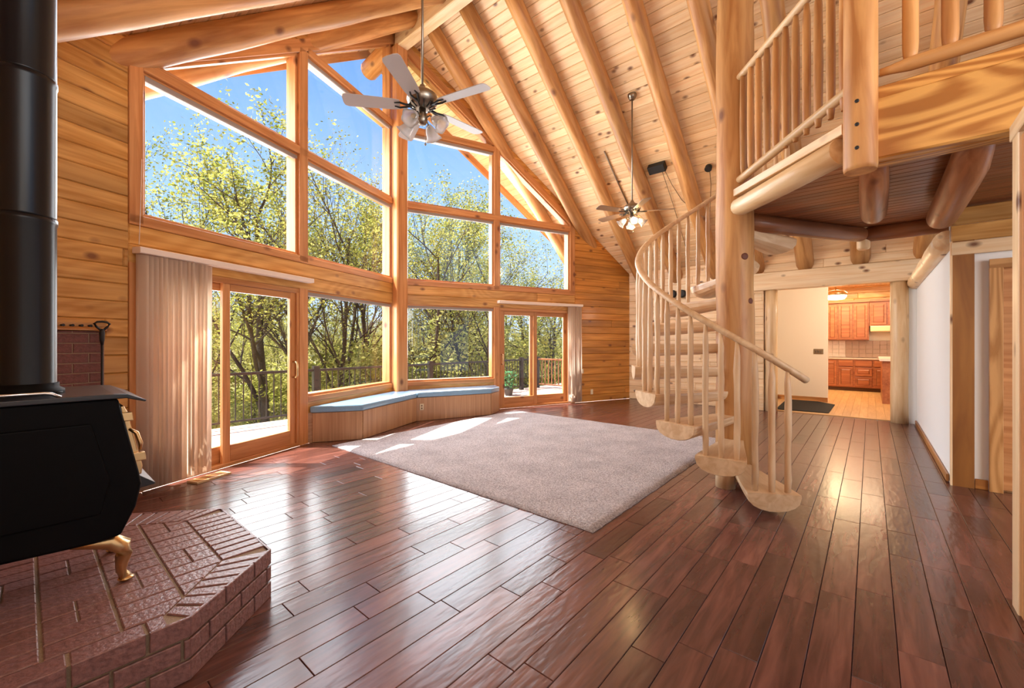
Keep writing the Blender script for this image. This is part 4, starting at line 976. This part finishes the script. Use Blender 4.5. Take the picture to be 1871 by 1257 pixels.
o = box('range_hood', 15.0, 15.56, -.72, .0, 1.64, 1.795, HOOD, ch=.02); tag(o, 'almond range hood under the short cherry cabinet', 'range hood')
bc = empty('base_cabinet', (15.0, .5, 0), 'run of cherry base cabinets with doors and drawers at the kitchen back', 'cabinet')
box('carcass', 14.98, 15.56, -1.0, 1.3, .10, .87, CAB, bc); box('toe_kick', 15.03, 15.5, -1.0, 1.3, .0, .10, DARKBACK, bc, ch=0)
cab_door(bc, .72, 1.1, .12, .86, 14.97); cab_door(bc, .36, .69, .68, .86, 14.97, 'drawer'); cab_door(bc, .36, .69, .12, .66, 14.97)
cab_door(bc, -.04, .33, .68, .86, 14.97, 'drawer'); cab_door(bc, -.04, .33, .42, .66, 14.97, 'drawer'); cab_door(bc, -.04, .33, .12, .40, 14.97, 'drawer'); cab_door(bc, -.28, -.07, .68, .86, 14.97, 'drawer'); cab_door(bc, -.28, -.07, .12, .66, 14.97)
o = box('countertop', 14.94, 15.56, -1.0, 1.3, .87, .91, STONE, ch=.008); tag(o, 'brown laminate countertop on the back base cabinets', 'countertop')
bk = empty('backsplash', (15.53, .3, .92), 'pale tiled backsplash between counter and wall cabinets', 'backsplash')
fr = frame(V((15.545, 0, 0)), V((0, -1, 0)), V((0, 0, 1)), V((-1, 0, 0)))
for r_ in range(4):
    for c_ in range(14): plate('tile', rect(-1.3+.15*c_+.002, -1.3+.15*(c_+1)-.002, .92+.12*r_+.002, .92+.12*(r_+1)-.002), .01, .002, TILE if c_ < 5 else STONE, bk, fr)
pn = empty('kitchen_peninsula', (12.9, -.5, 0), 'dark cherry peninsula cabinet with a pale counter beside the log post', 'cabinet')
box('carcass', 12.3, 14.4, -.85, -.20, 0, .94, CAB, pn); box('counter', 12.22, 14.45, -.9, -.15, .94, .985, TILE, pn, ch=.01)
kl = empty('kitchen_lamp', (13.0, .65, 2.95), 'lit frosted ceiling lamp in the kitchen', 'ceiling lamp')
lathe('canopy', [(2.90, .07), (2.95, .07)], BRASS, kl, T(13.0, .65, 0), 16); tube('stem', [(13.0, .65, 2.92), (13.0, .65, 2.64)], .012, BRASS, kl, 8)
lathe('lamp_glass', [(2.40, .10), (2.41, .17), (2.46, .21), (2.50, .22)], LAMP, kl, T(13.0, .65, 0), 24); lathe('crown_band', [(2.50, .225), (2.56, .23), (2.60, .18), (2.64, .03)], BRASS, kl, T(13.0, .65, 0), 24)
light('kitchen_lamp_light', 'POINT', (13.0, .65, 2.25), 18, (1, .74, .42), .2)
light('kitchen_sink_light', 'AREA', (14.3, .5, 2.85), 75, (1, .78, .5), 1.5, 1.5, target=(14.3, .5, 0))  # added fill lamp under the kitchen ceiling, no fixture belongs to it
light('entry_light', 'AREA', (10.1, -.9, 2.6), 60, (1, .86, .68), .8, .8, target=(11.8, 1.8, 1.3))  # added fill lamp without a fixture, brightens the cream kitchen wall

# ------------------------------------------------------------------ outside: deck, railing, plant
dk = empty('deck', (4, 7.5, -.1), 'sunlit board deck outside the prow windows', 'deck', kind='structure')
yy = 4.3
while yy < 8.15:
    for xx in (-3.0, .6, 4.2, 7.8, 11.4):
        p = rect(xx+.003, xx+3.6-.003, yy+.004, yy+.137)
        # leave out what lies under the room
        p2 = [clip(p, -TA, -1, -(PY+TA*RX)-.10), clip(p, TA, -1, -(PY-TA*RX)-.10)]
        if xx+3.6 <= RX: ps = [clip(p, TA, -1, -(PY-TA*RX)-.10)]
        elif xx >= RX: ps = [clip(p, -TA, -1, -(PY+TA*RX)-.10)]
        else: ps = [clip(clip(p, 1, 0, RX), TA, -1, -(PY-TA*RX)-.10), clip(clip(p, -1, 0, -RX), -TA, -1, -(PY+TA*RX)-.10)]
        for q in ps:
            if len(q) > 2: plate('plank', q, .03, .004, DECKM, dk, T(0, 0, -.08))
    yy += .141
prism('deck_frame', [V((-3, 4.0, 0)), V((15, 4.0, 0)), V((15, 8.15, 0)), V((-3, 8.15, 0))], -.32, -.112, DARKW, dk)
rg_ = empty('deck_railing', (4, 8.02, -.08), 'dark metal deck railing with thin upright bars', 'railing')
YR = 8.02
box('top_rail', -3, 10.6, YR-.03, YR+.03, .80, .845, RAILM, rg_); box('bottom_rail', -3, 10.6, YR-.015, YR+.015, .02, .05, RAILM, rg_)
base_b = None; xx = -2.9
i = 0
while xx < 10.6:
    if base_b is None: base_b = box('baluster', xx-.008, xx+.008, YR-.008, YR+.008, .04, .81, RAILM, rg_, ch=.001)
    else:
        o = base_b.copy(); COL.objects.link(o); o.parent = rg_; o.matrix_basis = T(xx+2.9, 0, 0) @ base_b.matrix_basis
    xx += .118; i += 1
for xx in (-1.1, 1.25, 3.62, 6.35, 8.9, 9.8, 10.6): box('rail_post', xx-.055, xx+.055, YR-.055, YR+.055, -.08, .90, RAILM, rg_, ch=.01)
rs_ = empty('deck_railing', (10.6, 7, -.08), 'reddish brown wood railing along the far right side of the deck', 'railing')
box('top_rail', 10.55, 10.65, 4.6, 7.95, .80, .85, DARKW, rs_); box('bottom_rail', 10.58, 10.62, 4.6, 7.95, .02, .06, DARKW, rs_)
for k in range(26): box('baluster', 10.585, 10.615, 4.7+k*.125, 4.73+k*.125, .05, .81, DARKW, rs_)
pt = empty('potted_plant', (8.52, 7.42, -.08), 'leafy green plant in a dark pot on the deck outside the right door', 'plant')
lathe('pot', [(0, .09), (.02, .10), (.16, .13), (.18, .14), (.19, .12)], POTM, pt, T(8.52, 7.42, -.08), 16)
R = random.Random(8); vs = []; fs = []
for k in range(150):
    a = R.uniform(0, 2*PI); h = R.uniform(.15, .62); r = R.uniform(.02, .20); c = V((math.cos(a)*r, math.sin(a)*r, h)); d = V((math.cos(a), math.sin(a), R.uniform(-.3, .9))).normalized(); s_ = d.cross(V((0, 0, 1))).normalized()*.022
    b0 = len(vs); vs += [c, c+d*.05+s_, c+d*.12, c+d*.05-s_]; fs.append([b0, b0+1, b0+2, b0+3])
mesh('foliage', vs, fs, simple('plant_leaf', (.06, .25, .08), .6), pt, T(8.52, 7.42, -.08)); tube('stem', [(8.52, 7.42, .08), (8.52, 7.42, .4)], .01, BARK, pt, 6)

# ------------------------------------------------------------------ terrain and woods
def gh(x, y):
    d = max(0, y-8.5)
    base = -1.6-4.2*(1-math.exp(-d/9))
    up = 7*max(0, min(1, (d-16)/58))**1.2
    return base+up+.35*math.sin(x*.31+1)*math.cos(y*.27)
vs = []; fs = []; NX, NY = 90, 70
for j in range(NY+1):
    for i in range(NX+1):
        x = -90+200*i/NX; yv = 3+92*(j/NY)**1.3; vs.append((x, yv, gh(x, yv)))
for j in range(NY):
    for i in range(NX): a = j*(NX+1)+i; fs.append([a, a+1, a+NX+2, a+NX+1])
o = mesh('hillside', vs, fs, GRASS, smooth=True); tag(o, 'wooded hillside beyond the deck', 'hillside', kind='structure')

def make_tree(seed, H=10., forks=2, leaves=9500, lsize=.115, spread=1., crown=.34, mat=LEAF):
    """trunk with branches as one skin of tubes, and its leaves; returns two meshes"""
    R = random.Random(seed); vs, fs = [], []; tips = []
    def limb(p, d, L, r, lvl):
        n = 5 if lvl < 2 else 3; pts = [p]; rad = [r]; c = V(p); dd = V(d)
        for i in range(n):
            dd = (dd+V((R.uniform(-1, 1), R.uniform(-1, 1), R.uniform(-.2, .6)))*(.10 if lvl == 0 else .17)).normalized()
            c = c+dd*(L/n); pts.append(V(c)); rad.append(r*(1-.62*(i+1)/n))
        sg = 7 if lvl == 0 else 5 if lvl == 1 else 4 if lvl == 2 else 3; b = len(vs)
        for i, q in enumerate(pts):
            t = (pts[min(i+1, n)]-pts[max(i-1, 0)]).normalized(); u = t.cross(V((.3, 1, .2))).normalized(); v = t.cross(u)
            for k in range(sg): a = 2*PI*k/sg; vs.append(q+u*math.cos(a)*rad[i]+v*math.sin(a)*rad[i])
        for i in range(n):
            for k in range(sg): k2 = (k+1) % sg; fs.append([b+i*sg+k, b+i*sg+k2, b+(i+1)*sg+k2, b+(i+1)*sg+k])
        if lvl >= 2:
            for q in pts[1:]: tips.append((V(q), lvl))
        if lvl < 4:
            kids = (9, 6, 4, 2)[lvl]
            for k in range(kids):
                t = (crown if lvl == 0 else .25)+(1-(crown if lvl == 0 else .25))*(k+R.random())/kids
                i = min(int(t*n), n-1); q = pts[i]+(pts[i+1]-pts[i])*(t*n-i)
                ax = (pts[i+1]-pts[i]).normalized(); a = R.uniform(0, 2*PI); s_ = ax.cross(V((math.cos(a), math.sin(a), .1))).normalized()
                nd = (ax*R.uniform(.55, .95)+s_*R.uniform(.55, 1.0)*spread+V((0, 0, .18))).normalized()
                limb(q, nd, L*(R.uniform(.36, .52) if lvl == 0 else R.uniform(.42, .66))*(1.15-.5*t if lvl == 0 else 1), rad[i]*.55, lvl+1)
    if forks == 1: limb(V((0, 0, -1)), V((.02, .03, 1)).normalized(), H+1, .19*H/10, 0)
    else:
        for k in range(forks):
            a = 2*PI*k/forks+R.uniform(0, 1); limb(V((.12*math.cos(a), .12*math.sin(a), -1)), V((.16*math.cos(a), .16*math.sin(a), 1)).normalized(), (H+1)*R.uniform(.85, 1), .15*H/10, 0)
    lv, lf_ = [], []
    for k in range(leaves):
        q, l = R.choice(tips); c = q+V((R.gauss(0, 1), R.gauss(0, 1), R.gauss(0, 1)))*.19*H/10
        n_ = V((R.uniform(-1, 1), R.uniform(-1, 1), R.uniform(-1, 1))).normalized(); u = n_.cross(V((.2, .3, 1))).normalized()*lsize*R.uniform(.35, .75); v = n_.cross(u).normalized()*lsize*R.uniform(.3, .6)
        b = len(lv); lv += [c-u, c-v*.7, c+u, c+v*.7]; lf_.append([b, b+1, b+2, b+3])
    m1 = bpy.data.meshes.new('trunk'); m1.from_pydata([tuple(v) for v in vs], [], fs); m1.materials.append(BARK); m1.shade_smooth()
    m2 = bpy.data.meshes.new('foliage'); m2.from_pydata([tuple(v) for v in lv], [], lf_); m2.materials.append(mat)
    return m1, m2
PROTO = [make_tree(11, forks=1), make_tree(12, forks=2), make_tree(13, forks=1, spread=.8), make_tree(14, forks=3, spread=.85), make_tree(15, forks=2, leaves=8000)]
SHR = [make_tree(31, H=4, forks=3, leaves=3600, lsize=.13, crown=.08, mat=LEAF2), make_tree(32, H=4, forks=3, leaves=3600, lsize=.15, crown=.1, mat=LEAF)]
Fd = V((math.cos(TH), math.sin(TH), 0)); Rd = V((math.sin(TH), -math.cos(TH), 0))
def at(u, t): return Fd*t+Rd*((u-935.5)/764.5*t)
def put(nm, proto, pos, h, rot, lab, cat, group=None, href=10.):
    e_ = bpy.data.objects.new(nm, None); e_.empty_display_size = .3
    s_ = h/href; w_ = T(pos.x, pos.y, gh(pos.x, pos.y)) @ M.Rotation(rot, 4, 'Z') @ M.Scale(s_, 4)
    link(e_, w_); tag(e_, lab, cat, group)
    for m in proto:
        o = bpy.data.objects.new(m.name.split('.')[0], m); COL.objects.link(o); o.parent = e_
    return e_
near = [(488, 15, 178, 0, .3, 1.0, 'tall leafy tree with a dark trunk seen through the upper left window'),
        (292, 15.5, 165, 2, 1.2, .75, 'slender tree at the left edge of the upper left window'),
        (602, 15.5, 228, 3, 2.4, .85, 'branching tree seen just left of the corner post'),
        (372, 21, 345, 1, 4.1, .9, 'shorter yellow green tree behind the left sliding door'),
        (668, 19, 250, 2, 5.0, .9, 'pale tree close behind the corner post on its left'),
        (776, 14.5, 292, 1, .8, .9, 'forked dark trunked tree just right of the corner post'),
        (868, 15.5, 330, 1, 2.2, .9, 'tree with a V of two dark trunks in the window right of the corner post'),
        (830, 21, 300, 0, 3.0, .8, 'thin tree standing behind the forked tree'),
        (985, 19, 425, 4, 1.9, 1.0, 'round crowned tree above the right sliding door'),
        (925, 26, 410, 2, .4, .9, 'distant airy tree between the right windows'),
        (545, 25, 330, 0, 5.5, .8, 'distant tree behind the left mullion')]
TOPS = [max(v.co.z for v in p[1].vertices) for p in PROTO]
for u, t, vt, k, r, wd, lab in near:
    p = at(u, t); h = (1.35+(625-vt)/764.5*t-gh(p.x, p.y))/TOPS[k]*10
    o = put('tree', PROTO[k], p, h, r, lab, 'tree'); o.scale.x *= wd; o.scale.y *= wd
R = random.Random(21); cnt = 0
for ring, (t0, t1, n) in enumerate(((24, 32, 20), (33, 44, 26), (46, 60, 30), (62, 80, 26))):
    for k in range(n):
        u = -60+1500*(k+R.uniform(.1, .9))/n; t = R.uniform(t0, t1); p = at(u, t)
        if p.y < 9: continue
        put('hillside_tree', PROTO[R.randrange(5)], p, R.uniform(5.0, 6.5), R.uniform(0, 6.28), 'yellow green tree in the woods on the hillside', 'tree', 'trees of the hillside woods')
for k in range(46):
    u = 120+1050*(k+R.uniform(0, 1))/46; t = R.uniform(13.5, 27); p = at(u, t)
    if p.y < 10: continue
    put('shrub', SHR[k % 2], p, R.uniform(2.6, 4.2), R.uniform(0, 6.28), 'low leafy shrub in the underbrush below the deck', 'shrub', 'shrubs below the deck', 4.)
